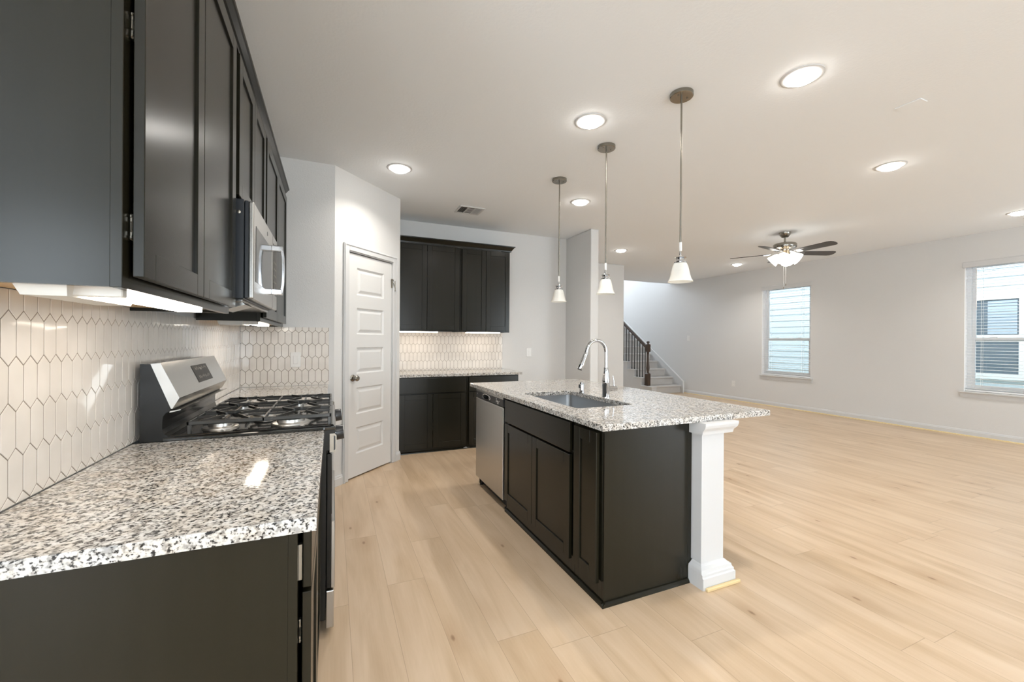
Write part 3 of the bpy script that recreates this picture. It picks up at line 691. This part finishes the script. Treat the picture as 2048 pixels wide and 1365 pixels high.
def grate(y0, y1):
    g = MB(); x0, x1 = .165, .674; zt, zb = .945, .930; bw = .009; zc = (zt+zb)/2; hh = zt-zb
    xm = (x0+x1)/2; ym = (y0+y1)/2
    for yy in (y0+bw/2, y1-bw/2): g.box(x0, yy-bw/2, zb, x1, yy+bw/2, zt, bev=.002)
    for xx in (x0+bw/2, xm, x1-bw/2): g.box(xx-bw/2, y0, zb, xx+bw/2, y1, zt, bev=.002)
    for cx_ in ((x0+xm)/2, (xm+x1)/2):
        rx, ry = (xm-x0)/2, (y1-y0)/2
        for dx_, dy_ in ((1, 1), (1, -1), (-1, 1), (-1, -1)):
            g.bar((cx_+dx_*rx*.20, ym+dy_*ry*.20, zt+.001), (cx_+dx_*rx*.62, ym+dy_*ry*.97, zt-.002), .007, .011)
        for dy_ in (1, -1): g.bar((cx_, ym+dy_*ry*.42, zt+.002), (cx_, ym+dy_*ry*1.02, zt-.001), .007, .012)
        for dx_ in (1, -1): g.bar((cx_+dx_*rx*.45, ym, zt-.003), (cx_+dx_*rx*.99, ym, zt-.004), .007, .009)
    for xx in (x0+.008, x1-.008):
        for yy in (y0+.008, y1-.008): g.box(xx-.007, yy-.006, .893, xx+.007, yy+.006, zb+.004, bev=.002)
    g.build('burner_grate', IRON, rg)
third = (RY1-RY0-.04)/3
for i in range(3): grate(RY0+.020+i*third+.002, RY0+.020+(i+1)*third-.002)
# front: control fascia, knobs, door, drawer
s = MB(); s.prism([(.655, .790), (.676, .790), (.692, .872), (.688, .877), (.655, .877)], 1, RY0, RY1); fa = s.build('control_fascia', BLACK, rg)
s = MB(); s.prism([(.668, .782), (.688, .782), (.695, .792), (.695, .852), (.688, .862), (.668, .862)], 1, RY0-.003, RY0+.010); hb_ = s.build('door_handle', NICKEL, rg)
s = MB(); s.prism([(.674, .792), (.682, .792), (.682, .852), (.674, .852)], 1, RY0-.0042, RY0-.002); s.build('handle_recess', NICKEL, hb_)
s = MB(); s.prism([(.684, .790), (.690, .794), (.690, .850), (.684, .854)], 1, RY0-.0042, RY0-.002); s.build('handle_groove', BPLAST, hb_)
def knob(y):
    ax = Matrix.Translation((.690, y, .842)) @ Matrix.Rotation(PI/2-.10, 4, 'Y')
    s = MB(); s.lathe([(.035, 0), (.035, .003), (.028, .005)], M=ax, seg=24); b0 = s.build('knob_collar', CHROME, rg)
    s = MB(); s.lathe([(.033, .004), (.032, .032), (.030, .035)], M=ax, seg=24); kx = s.build('knob', BPLAST, rg)
    s = MB(ax); s.box(-.029, -.003, .034, -.006, .003, .0365); s.build('pointer', MARK, kx)
for y in (2.035, 2.50): knob(y)
s = MB(); s.box(.656, RY0+.002, .200, .676, RY1-.002, .775, bev=.004, seg=2); dr = s.build('oven_door', BLACK, rg)
s = MB(); s.box(.675, RY0+.09, .34, .678, RY1-.09, .66); s.build('door_window', BGLASS, dr)
s = MB(); s.box(.6755, RY0+.003, .200, .691, RY1-.003, .485, bev=.002); s.build('door_band', STEELV, dr)
s = MB(); s.box(.656, RY0+.002, .030, .688, RY1-.002, .190, bev=.004, seg=2); s.build('storage_drawer', STEELV, rg)
for x in (.10, .60):
    for y in (RY0+.05, RY1-.05): MB().lathe([(.018, 0), (.018, .012), (.012, .015), (.012, .071)], c=(x, y, 0), seg=14).build('foot', BPLAST, rg)

# ------------------------------------------------------------------ microwave
MY0, MY1, MZ0, MZ1 = 1.930, 2.680, 1.422, 1.812
mw = thing('microwave', 'stainless over-the-range microwave under the short wall cabinet', 'microwave', (.19, 2.305, MZ0))
s = MB(); s.box(.011, MY0, MZ0, .352, MY1, MZ1+.006, bev=.003); s.build('case', CASE, mw)
s = MB(); s.lathe([(.0065, -.002), (.0065, .002), (.004, .003)], M=Matrix.Translation((.335, MY0, 1.765)) @ Matrix.Rotation(PI/2, 4, 'X'), seg=14); s.build('case_screw', HINGE, mw)
s = MB(); s.box(.3535, MY0+.001, MZ0+.004, .368, MY1-.001, MZ1+.002, bev=.003); s.build('door_back', CASE, mw)
mdoor = MB()
yd = 2.50
mdoor.box(.3675, MY0, MZ0+.002, .386, yd-.0015, MZ1, bev=.005, seg=3); md = mdoor.build('door', STEEL, mw)
s = MB(); s.box(.385, MY0+.05, MZ0+.075, .3872, yd-.055, MZ1-.085, bev=.001); s.build('door_glass', BGLASS, md)
s = MB(); s.box(.3675, yd+.0015, MZ0+.002, .386, MY1, MZ1, bev=.005, seg=3); kp = s.build('control_panel', STEEL, mw)
s = MB(); s.box(.3855, yd+.025, 1.50, .387, MY1-.02, 1.77); ks = s.build('keypad', DISP, kp)
s = MB()
for i in range(5):
    for j in range(3): s.box(.3865, yd+.04+j*.038, 1.53+i*.035, .3875, yd+.06+j*.038, 1.538+i*.035)
s.build('keypad_lettering', GMARK, ks)
s = MB(); s.lathe([(.010, 0), (.010, .001)], M=Matrix.Translation((.386, 2.31, MZ1-.040)) @ Matrix.Rotation(PI/2, 4, 'Y'), seg=20); s.build('round_badge', simple('badge_grey', (.12, .12, .12), .3), md)
hd = MB(); hy = yd-.035
for z0, z1 in ((1.492, 1.522), (1.716, 1.746)): hd.box(.385, hy-.017, z0, .436, hy+.017, z1, bev=.004, seg=2)
pts = [(.431, hy, 1.505), (.438, hy, 1.55), (.440, hy, 1.62), (.438, hy, 1.69), (.431, hy, 1.735)]
for a, b_ in zip(pts, pts[1:]): hd.bar(a, b_, .030, .010)
hd.build('door_handle', simple('satin_chrome', (.66, .67, .69), .12, metal=1.0), md)
s = MB(); s.box(.03, MY0+.02, MZ0-.012, .345, MY1-.02, MZ0+.001, bev=.003); s.build('underside_panel', STEEL, mw)
s = MB(); s.prism([(.20, MZ0-.010), (.345, MZ0-.012), (.352, MZ0-.020), (.28, MZ0-.044), (.262, MZ0-.040)], 1, MY0+.03, MY0+.20); s.build('vent_flap', STEEL, mw)
s = MB(); s.box(.06, MY0+.05, MZ0-.030, .19, MY0+.22, MZ0-.011, bev=.003); s.build('lamp_cover', LFIX, mw)

# ------------------------------------------------------------------ island
IF = 1.868        # face frame plane; doors at IF-.027
IY0, IY1 = 1.636, 3.500
base_cab('sink_base_cabinet', 'dark two-door sink cabinet in the island, beside the dishwasher', '-x', IF, 2.395, 1.893, 2.834, [('drawer', 1.910, 2.818, .668, .828), ('door', 1.910, 2.362, .098, .655), ('door', 2.366, 2.818, .098, .655)], toe=False)
base_cab('narrow_base_cabinet', 'narrow dark single-door cabinet at the near corner of the island', '-x', IF, 2.395, 1.651, 1.890, [('door', 1.664, 1.868, .098, .824)], toe=False)
ie = thing('island_end_panel', 'dark stained end panel of the island facing the camera', 'panel', (2.13, IY0, 0))
s = MB(); s.box(IF, IY0, 0, 2.398, IY0+.0135, CB-.001); s.build('panel', DARK, ie)
s = MB(); s.box(2.399, IY0+.002, 0, 2.428, IY0+.030, CB-.001, bev=.002); s.build('corner_trim', DARK, ie)
s = MB(); s.prism([(IY0-.0005, 0), (IY0-.017, 0), (IY0-.015, .010), (IY0-.007, .019), (IY0-.0005, .021)], 0, IF-.018, 2.400); s.build('shoe_molding', DARK, ie)
s = MB(); s.prism([(IF-.001, 0), (IF-.017, 0), (IF-.015, .010), (IF-.007, .019), (IF-.001, .021)], 1, IY0-.017, 2.834)
tag(s.build('shoe_molding', DARK), 'dark shoe molding on the floor along the sink side of the island', 'molding')
s = MB(); s.box(2.399, 1.735, 0, 2.425, IY1, CB-.001); tag(s.build('island_back_panel', DARK), 'dark panel on the seating side of the island behind the white post', 'panel')
s = MB(); s.box(1.88, 3.478, 0, 2.395, 3.494, CB-.001); tag(s.build('island_far_panel', DARK), 'dark end panel of the island beyond the dishwasher', 'panel')
# dishwasher
dy0, dy1 = 2.843, 3.472
dw = thing('dishwasher', 'stainless dishwasher with black control strip in the island', 'dishwasher', (2.1, 3.16, 0))
s = MB(); s.box(1.875, dy0, .085, 2.39, dy1, CB-.004); s.build('tub', BPLAST, dw)
s = MB(); s.box(1.838, dy0+.003, .078, 1.875, dy1-.003, .764, bev=.004, seg=2); s.build('door', STEELV, dw)
s = MB(); s.box(1.840, dy0+.003, .7655, 1.875, dy1-.003, .838, bev=.008, seg=3); ctl = s.build('control_strip', BPLAST, dw)
s = MB(); s.box(1.8375, dy0+.005, .822, 1.8425, dy1-.005, .842, bev=.004, seg=2); s.build('top_edge', STEEL, ctl)
pk = MB(); pk.lathe([(.095, 0), (.098, .003), (.086, .005), (.08, .001)], M=Matrix.Translation((1.8405, 3.21, .797)) @ Matrix.Rotation(-PI/2, 4, 'Y') @ Matrix.Diagonal((.24, 1, 1, 1)), seg=36, cap0=True, cap1=True); pk.build('pocket_rim', CHROME, ctl)
pk = MB(); pk.lathe([(.083, .0045), (.080, .0055)], M=Matrix.Translation((1.8405, 3.205, .797)) @ Matrix.Rotation(-PI/2, 4, 'Y') @ Matrix.Diagonal((.24, 1, 1, 1)), seg=36); pk.build('pocket_handle', BGLASS, ctl)
s = MB()
for a, z, w_, h_ in ((2.985, .812, .018, .006), (2.985, .795, .010, .014), (2.965, .795, .012, .014), (2.945, .792, .010, .014), (2.925, .800, .010, .005), (2.955, .780, .030, .006), (3.44, .80, .004, .012)): s.box(1.8392, a-w_/2, z-h_/2, 1.8402, a+w_/2, z+h_/2)
s.build('control_lettering', MARK, ctl)
s = MB(); s.box(1.90, dy0, .0, 1.915, dy1, .08); s.build('toe_plate', BPLAST, dw)
for y in (dy0+.03, dy1-.03): MB().lathe([(.016, 0), (.016, .010), (.006, .012), (.006, .086)], c=(1.885, y, 0), seg=12).build('foot', BPLAST, dw)
# post
po = thing('island_post', 'white square post with molded cap and base under the island corner', 'post', (2.512, 1.655, 0))
px0, px1, py0, py1 = 2.433, 2.592, 1.578, 1.733
def sqstack(prof):
    m = MB(); V = []; yk = 1.634
    for k_, z in prof:
        kl = min(k_, .030); V += [(px0-kl, py0-k_, z), (px1+k_, py0-k_, z), (px1+k_, py1, z), (px0, py1, z), (px0, yk, z), (px0-kl, yk, z)]
    n = len(prof)
    m.add(V, [(a*6+i, a*6+(i+1) % 6, a*6+6+(i+1) % 6, a*6+6+i) for a in range(n-1) for i in range(6)] + [(5, 4, 3, 2, 1, 0), tuple(range(6*n-6, 6*n))]); return m
B(px0, py0, .10, px1, py1, .81).build('shaft', TRIM, po)
sqstack([(.042, .0), (.042, .058), (.036, .064), (.036, .074), (.030, .080), (.027, .094), (.012, .104), (.004, .112), (0, .114)]).build('base', TRIM, po)
sqstack([(0, .786), (.030, .788), (.032, .800), (.034, .806), (.046, .822), (.050, .836), (.050, CB-.001)]).build('capital', TRIM, po)
s = MB(); s.box(px0-.018, py0-.060, 0, px1+.060, py0-.043, .016, bev=.003); tag(s.build('wood_strip', RAW), 'thin raw wood strip on the floor in front of the white island post', 'wood strip')

# sink, faucet, air gap
sk = MB(); x0, y0, x1, y1, r = HOLE; bm = sk.bm
def rr_ring(k, z, r_):
    P = []
    for cx, cy, a0 in ((x1-r, y1-r, 0), (x0+r, y1-r, PI/2), (x0+r, y0+r, PI), (x1-r, y0+r, 3*PI/2)):
        for j in range(7):
            a = a0+PI/2*j/6; P.append(bm.verts.new((cx+(r_+k)*math.cos(a), cy+(r_+k)*math.sin(a), z)))
    return P
R_ = [rr_ring(.018, CB-.001, r), rr_ring(-.001, CB-.001, r), rr_ring(-.002, CB-.19, r), rr_ring(-.012, CB-.206, r), rr_ring(-.03, CB-.211, r)]
for a in range(4):
    n = len(R_[a])
    for i in range(n):
        f = bm.faces.new((R_[a][i], R_[a][(i+1) % n], R_[a+1][(i+1) % n], R_[a+1][i])); f.smooth = True
bm.faces.new(R_[4])
sink = thing('sink', 'undermount stainless sink in the island counter', 'sink', (2.158, 2.39, CB-.211))
sk.build('bowl', SINKM, sink)
MB().lathe([(.045, CB-.2105), (.043, CB-.207), (.035, CB-.209), (.001, CB-.2095)], c=(2.2, 2.39, 0), seg=28).build('drain', CHROME, sink)
fx, fy = 2.401, 2.358
fc = thing('faucet', 'chrome pull-down gooseneck faucet behind the island sink', 'faucet', (fx, fy, CT))
MB().lathe([(.029, CT), (.029, CT+.004), (.0245, CT+.006), (.0245, .952), (.0265, .956), (.0255, 1.00), (.0215, 1.035), (.0165, 1.066), (.0145, 1.080), (.013, 1.083)], c=(fx, fy, 0), seg=32).build('body', CHROME, fc)
P = [(fx, fy, 1.078), (fx, fy, 1.13), (fx, fy, 1.185)]
for k_ in range(1, 15):
    a = PI*k_/14*.93; P.append((fx-.079+.079*math.cos(a), fy, 1.185+.083*math.sin(a)))
P.append((P[-1][0]-.010, fy, P[-1][2]-.03))
MB().tube(P, .0118, 16).build('spout', CHROME, fc)
e0 = Vector(P[-1]); dv = (Vector(P[-1])-Vector(P[-2])).normalized(); dv = (dv + Vector((-.12, 0, 0))).normalized()
hp = [e0-dv*.012, e0+dv*.004, e0+dv*.03, e0+dv*.075, e0+dv*.105, e0+dv*.110]
sh_ = MB().tube(hp, [.0125, .0148, .0155, .0185, .0195, .0165], 20).build('spray_head', CHROME, fc)
MB().tube([e0+dv*.109, e0+dv*.1115], .0150, 20).build('spray_face', BPLAST, sh_)
hb = MB(); hb.tube([(fx, fy, .937), (fx+.076, fy-.012, .937), (fx+.080, fy-.0126, .937)], [.0185, .0185, .015], 24); hn = hb.build('handle_hub', CHROME, fc)
MB().tube([(fx+.060, fy-.010, .950), (fx+.058, fy-.010, .985), (fx+.050, fy-.009, 1.026)], [.0055, .0048, .0035], 12).build('lever', CHROME, hn)
ag = thing('dishwasher_air_gap', 'small chrome capped cylinder on the island beside the faucet', 'air gap', (2.376, 2.62, CT))
MB().lathe([(.021, CT), (.021, CT+.004), (.0175, CT+.006), (.0175, CT+.070), (.014, CT+.078), (.004, CT+.081)], c=(2.376, 2.62, 0), seg=24).build('cap', CHROME, ag)
B(2.353, 2.612, CT+.035, 2.362, 2.628, CT+.062, bev=.002).build('vent_slot', BPLAST, ag)

# ------------------------------------------------------------------ ceiling fixtures
def downlight():
    t = thing('downlight', 'x', 'light', (0, 0, 0), 'recessed ceiling downlights')
    MB().lathe([(.106, 0), (.105, -.003), (.098, -.006), (.084, -.0065), (.074, -.004)], seg=48, cap0=True, cap1=False).build('trim_ring', TRIM, t)
    MB().lathe([(.0735, -.003), (.071, -.012), (.065, -.020), (.052, -.027), (.034, -.031), (.015, -.033), (.001, -.0335)], seg=40, cap0=True).build('lens', CAN, t)
    l = bpy.data.lights.new('downlight_beam', 'AREA'); l.shape = 'DISK'; l.size = .12; l.energy = 9.8; l.spread = math.radians(135); l.color = (1, .955, .885)
    o = bpy.data.objects.new('downlight_beam', l); COL.objects.link(o); o.parent = t; o.location = (0, 0, -.036)
    return t
d0 = downlight()
CANS = [(3.071, 1.487, 'large round downlight at upper right, nearest the camera in the kitchen row'),
        (2.267, 2.366, 'round downlight just above and left of the middle pendant canopy'),
        (1.200, 3.686, 'round downlight in front of the pantry door wall'),
        (3.095, 3.775, 'round downlight between the two farther island pendants'),
        (4.988, 5.513, 'small round downlight before the hallway wall, between the middle and nearest pendant rods'),
        (7.758, 5.573, 'small round downlight left of the ceiling fan, near the right wall'),
        (4.957, 1.936, 'round downlight above and right of the ceiling fan'),
        (7.786, 2.026, 'round downlight cut by the right edge of the photo above the window'),
        (1.25, .35, 'round downlight above the near left counter')]
for i, (x, y, lb) in enumerate(CANS):
    o = d0 if i == 0 else copy_tree(d0)
    o.location = (x, y, H); o['label'] = lb
# pendants
def pendant():
    t = thing('pendant_light', 'x', 'pendant light', (0, 0, 0), 'pendant lights over the island')
    cn = MB().lathe([(.067, 0), (.067, -.020), (.064, -.023), (.001, -.023)], seg=40).build('canopy', NICKEL, t)
    for sx in (-1, 1): MB().lathe([(.005, -.022), (.005, -.027), (.003, -.029), (.001, -.029)], c=(sx*.034, -.010, 0), seg=12).build('canopy_screw', NICKEL, cn)
    MB().lathe([(.0055, -.022), (.0055, -.898)], seg=14).build('rod', NICKEL, t)
    MB().lathe([(.008, -.890), (.0085, -.940), (.006, -.944)], seg=14).build('rod_sleeve', WPLAST, t)
    MB().lathe([(.005, -.94), (.007, -.955), (.007, -.968), (.016, -.976), (.031, -.979), (.033, -.983), (.024, -.988), (.024, -1.000), (.026, -1.004), (.036, -1.008), (.036, -1.013), (.03, -1.016)], seg=32).build('socket_cap', CHROME, t)
    # flared frosted glass shade, open below
    outer = [(.028, -1.012), (.036, -1.016), (.044, -1.035), (.050, -1.060), (.055, -1.085), (.062, -1.108), (.072, -1.126)]
    inner = [(r_-.003, z) for r_, z in outer[::-1]]
    inner[0] = (.0695, -1.127)
    MB().lathe(outer+inner, seg=44, cap0=False, cap1=False).build('shade', SHADE, t)
    MB().lathe([(.012, -1.014), (.012, -1.03), (.022, -1.055), (.024, -1.07), (.016, -1.085), (.001, -1.09)], seg=24).build('bulb', simple('white_bulb_glass', (.85, .85, .83), .3), t)
    return t
p0 = pendant()
for i, (x, y, lb) in enumerate([(2.586, 1.882, 'nearest and largest-looking frosted pendant light on the right, over the near end of the island'), (2.583, 2.620, 'middle frosted pendant light over the island, in front of the hallway wall'), (2.582, 3.330, 'farthest frosted pendant light, over the far end of the island by the back wall')]):
    o = p0 if i == 0 else copy_tree(p0)
    o.location = (x, y, H); o['label'] = lb
# ceiling vent
def vent(name, label, x0, y0, x1, y1, three=True):
    t = thing(name, label, 'air vent', ((x0+x1)/2, (y0+y1)/2, H))
    f = MB(); b_ = .022; z0, z1 = H-.010, H-.0005
    f.box(x0, y0, z0, x1, y0+b_, z1, bev=.003); f.box(x0, y1-b_, z0, x1, y1, z1, bev=.003); f.box(x0, y0+b_, z0, x0+b_, y1-b_, z1, bev=.003); f.box(x1-b_, y0+b_, z0, x1, y1-b_, z1, bev=.003)
    w_ = (x1-x0-2*b_)
    for q in (.33, .66): f.box(x0+b_+w_*q-.005, y0+b_, z0, x0+b_+w_*q+.005, y1-b_, z1)
    f.build('frame', TRIM, t); B(x0+b_, y0+b_, H-.003, x1-b_, y1-b_, H-.0005).build('duct_opening', BPLAST, t)
    s = MB(); 
    for sec in range(3):
        a0 = x0+b_+w_*.33*sec+.006; a1 = a0+w_*.33-.012
        if sec == 1:
            for q in range(6):
                yy = y0+b_+.008+q*(y1-y0-2*b_-.016)/5; s.bar((a0, yy, H-.007), (a1, yy, H-.006), .016, .0015)
        else:
            for q in range(5):
                xx = a0+q*(a1-a0)/4; dx = -.007 if sec == 0 else .007
                V = [(xx-dx*.2, y0+b_, H-.002), (xx+dx, y0+b_, H-.0095), (xx+dx, y1-b_, H-.0095), (xx-dx*.2, y1-b_, H-.002)]
                V += [(a_+.0012, b__, c__) for a_, b__, c__ in V]
                s.add(V, [(0, 1, 2, 3), (7, 6, 5, 4), (0, 4, 5, 1), (1, 5, 6, 2), (2, 6, 7, 3), (3, 7, 4, 0)])
    s.build('louvers', TRIM, t)
vent('ceiling_vent', 'white three-section air register in the ceiling before the back wall cabinets', 1.955, 4.405, 2.245, 4.665)
vent('ceiling_vent', 'white air register in the ceiling at the right edge beside the downlight above the window', 8.13, 1.86, 8.41, 2.10)
o = B(3.930, 1.325, H-.005, 4.010, 1.455, H-.0003, bev=.002).build('ceiling_cover_plate', CEIL, loc=(3.97, 1.39, H)); tag(o, 'faint blank rectangular cover plate on the ceiling right of the largest downlight', 'cover plate')
# smoke detector far behind
# ceiling fan
cf = thing('ceiling_fan', 'five-blade ceiling fan with brushed nickel motor and lit glass shades', 'ceiling fan', (6.295, 3.697, H))
C_ = (6.295, 3.697, 0)
MB().lathe([(.071, H), (.071, H-.006), (.062, H-.030), (.040, H-.062), (.030, H-.066), (.001, H-.066)], c=C_, seg=36).build('canopy', NICKEL, cf)
MB().lathe([(.012, H-.06), (.012, 2.625), (.022, 2.622), (.022, 2.606)], c=C_, seg=18).build('downrod', NICKEL, cf)
MB().lathe([(.05, 2.608), (.105, 2.604), (.132, 2.594), (.138, 2.584), (.138, 2.548), (.132, 2.538), (.10, 2.530), (.07, 2.520), (.06, 2.500), (.001, 2.498)], c=C_, seg=44).build('motor_housing', NICKEL, cf)
MB().lathe([(.048, 2.500), (.055, 2.485), (.055, 2.455), (.042, 2.440), (.030, 2.432), (.010, 2.420), (.001, 2.418)], c=C_, seg=32).build('light_kit_hub', simple('tan_nickel', (.60, .48, .33), .3, metal=1.0), cf)
for k_ in range(5):
    a = math.radians(48+72*k_); M = Matrix.Translation((C_[0], C_[1], 2.472)) @ Matrix.Rotation(a, 4, 'Z') @ Matrix.Rotation(math.radians(-12), 4, 'X')
    m = MB(M); t_ = .0032; pts = [(.185, -.055), (.60, -.068), (.64, -.060), (.660, -.035), (.664, 0), (.660, .035), (.64, .060), (.60, .068), (.185, .055)]
    n = len(pts); m.add([(x, y, -t_) for x, y in pts]+[(x, y, t_) for x, y in pts], [tuple(range(n))[::-1], tuple(range(n, 2*n))]+[(i, (i+1) % n, n+(i+1) % n, n+i) for i in range(n)])
    bo = m.build('blade', BLADE, cf)
    m = MB(M); m.bar((.075, 0, .030), (.135, 0, .010), .034, .006); m.bar((.135, 0, .010), (.20, 0, -.0060), .026, .006)
    for yy in (-.032, 0, .032): m.bar((.165, yy*.2, -.003), (.245, yy, -.0065), .022, .005)
    m.build('blade_iron', CHROME, bo)
for k_ in range(4):
    a = math.radians(22+90*k_); M = Matrix.Translation((C_[0], C_[1], 2.452)) @ Matrix.Rotation(a, 4, 'Z') @ Matrix.Translation((.050, 0, 0)) @ Matrix.Rotation(math.radians(-52), 4, 'Y')
    m = MB(); m.lathe([(.022, .005), (.024, -.015), (.03, -.02)], M=M, seg=20); ar = m.build('shade_holder', NICKEL, cf)
    m = MB(); outer = [(.026, -.012), (.040, -.024), (.054, -.050), (.062, -.085), (.070, -.115), (.078, -.135)]; m.lathe(outer+[(r_-.003, z) for r_, z in outer[::-1]], M=M, seg=32, cap0=False, cap1=False); m.build('lamp_shade', FANL, ar)
for dx, zb in ((-.022, 1.985), (.022, 2.03)):
    m = MB(); m.tube([(C_[0]+dx, C_[1], 2.43), (C_[0]+dx, C_[1], zb+.03)], .0022, 8); ch_ = m.build('pull_chain', WPLAST, cf)
    MB().lathe([(.002, zb+.032), (.006, zb+.024), (.006, zb+.004), (.002, zb)], c=(C_[0]+dx, C_[1], 0), seg=12).build('chain_pull', HINGE, ch_)

# ------------------------------------------------------------------ stairs
SX0, SX1 = 7.765, 8.608; RISE, RUN, SY = .187, .266, 7.79; NS = 13
stc = thing('staircase', 'carpeted staircase with dark newel post and railing at the far end', 'staircase', (8.2, 9, 0))
for i in range(NS):
    y0 = SY+i*RUN; z1 = RISE*(i+1); z0 = RISE*i
    m = MB(); r_ = .020
    pr = [(y0+RUN+.03, z1-.05), (y0, z1-.05), (y0, z0+.001), (y0+.02, z0+.001)] 
    pr = [(y0, z0+.001), (y0, z1-.045), (y0-.020, z1-.042), (y0-.028, z1-.030), (y0-.030, z1-.020), (y0-.026, z1-.008), (y0-.016, z1), (y0+RUN, z1), (y0+RUN, z0+.001)]
    m.prism(pr, 0, SX0, SX1); m.build('tread', CARPET, stc)
m = MB(); sl = RISE/RUN; ya = 7.692
m.prism([(ya, 0), (ya, .285), (SY+NS*RUN, .285+sl*(SY+NS*RUN-ya)), (SY+NS*RUN, 0)], 0, SX1+.001, WX-.0005); m.build('skirt_board', TRIM, stc)
m = MB(); m.prism([(ya-.012, 0), (ya-.012, .292), (SY+NS*RUN, .292+sl*(SY+NS*RUN-ya)+.008), (SY+NS*RUN, .270+sl*(SY+NS*RUN-ya)), (ya+.010, .278), (ya+.010, 0)], 0, SX1-.012, SX1+.0005); m.build('skirt_cap', simple('bright_trim_paint', (.84, .84, .83), .35), stc)
# closed stepped stringer wall on the open side with white caps
CX0, CX1 = 7.620, SX0-.001
m = MB(); pr = [(7.70, 0), (7.70, RISE-.02)]
for i in range(NS):
    yb = SY+(i+1)*RUN
    pr += [(yb, RISE*(i+1)-.02)] + ([(yb, RISE*(i+2)-.02)] if i < NS-1 else [])
pr += [(SY+NS*RUN, 0)]
m.prism(pr, 0, CX0, CX1); m.build('stringer_wall', TRIM, stc)
for i in range(NS):
    ya_ = (7.675 if i == 0 else SY+i*RUN-.028); m = MB(); m.box(CX0-.026, ya_, RISE*(i+1)-.019, CX1, SY+(i+1)*RUN-.001, RISE*(i+1)+.004, bev=.006, seg=2); m.build('tread_cap', TRIM, stc)
rl = stc
nx, ny, nb = 7.690, 7.915, RISE+.005
m = MB(); m.box(nx-.046, ny-.046, nb, nx+.046, ny+.046, .485, bev=.004); m.box(nx-.044, ny-.044, 1.012, nx+.044, ny+.044, 1.190, bev=.004)
m.lathe([(.044, .485), (.030, .512), (.026, .535), (.037, .575), (.040, .615), (.034, .70), (.026, .80), (.022, .90), (.022, .955), (.028, .975), (.030, .985), (.024, .995), (.038, 1.013)], c=(nx, ny, 0), seg=24)
m.lathe([(.044, 1.189), (.036, 1.200), (.020, 1.206), (.020, 1.216), (.036, 1.224), (.036, 1.252), (.026, 1.264), (.001, 1.268)], c=(nx, ny, 0), seg=20)
m.build('newel_post', WALNUT, rl)
def railz(y): return 1.118+sl*(y-7.96)
m = MB(); ye = 11.2; ys_ = 7.955
sec = [(-.030, -.032), (.030, -.032), (.030, -.012), (.024, .005), (.030, .018), (.020, .034), (-.020, .034), (-.030, .018), (-.024, .005), (-.030, -.012)]
n = len(sec); m.add([(nx+a, ys_, railz(ys_)+b_) for a, b_ in sec]+[(nx+a, ye, railz(ye)+b_) for a, b_ in sec], [(i, (i+1) % n, n+(i+1) % n, n+i) for i in range(n)]+[tuple(range(n))[::-1], tuple(range(n, 2*n))]); m.build('handrail', WALNUT, rl)
ybs = [8.010, 8.105, 8.205, 8.300, 8.400, 8.500, 8.620, 8.720, 8.83, 8.94, 9.04, 9.15, 9.25, 9.36]
for y in ybs:
    i = int((y-SY+.001)//RUN); zb = RISE*(i+1)+.003
    m = MB(); m.box(nx-.0085, y-.0085, zb, nx+.0085, y+.0085, railz(y)-.030); m.box(nx-.014, y-.014, zb, nx+.014, y+.014, zb+.022, bev=.003); m.build('baluster', IRON, rl)
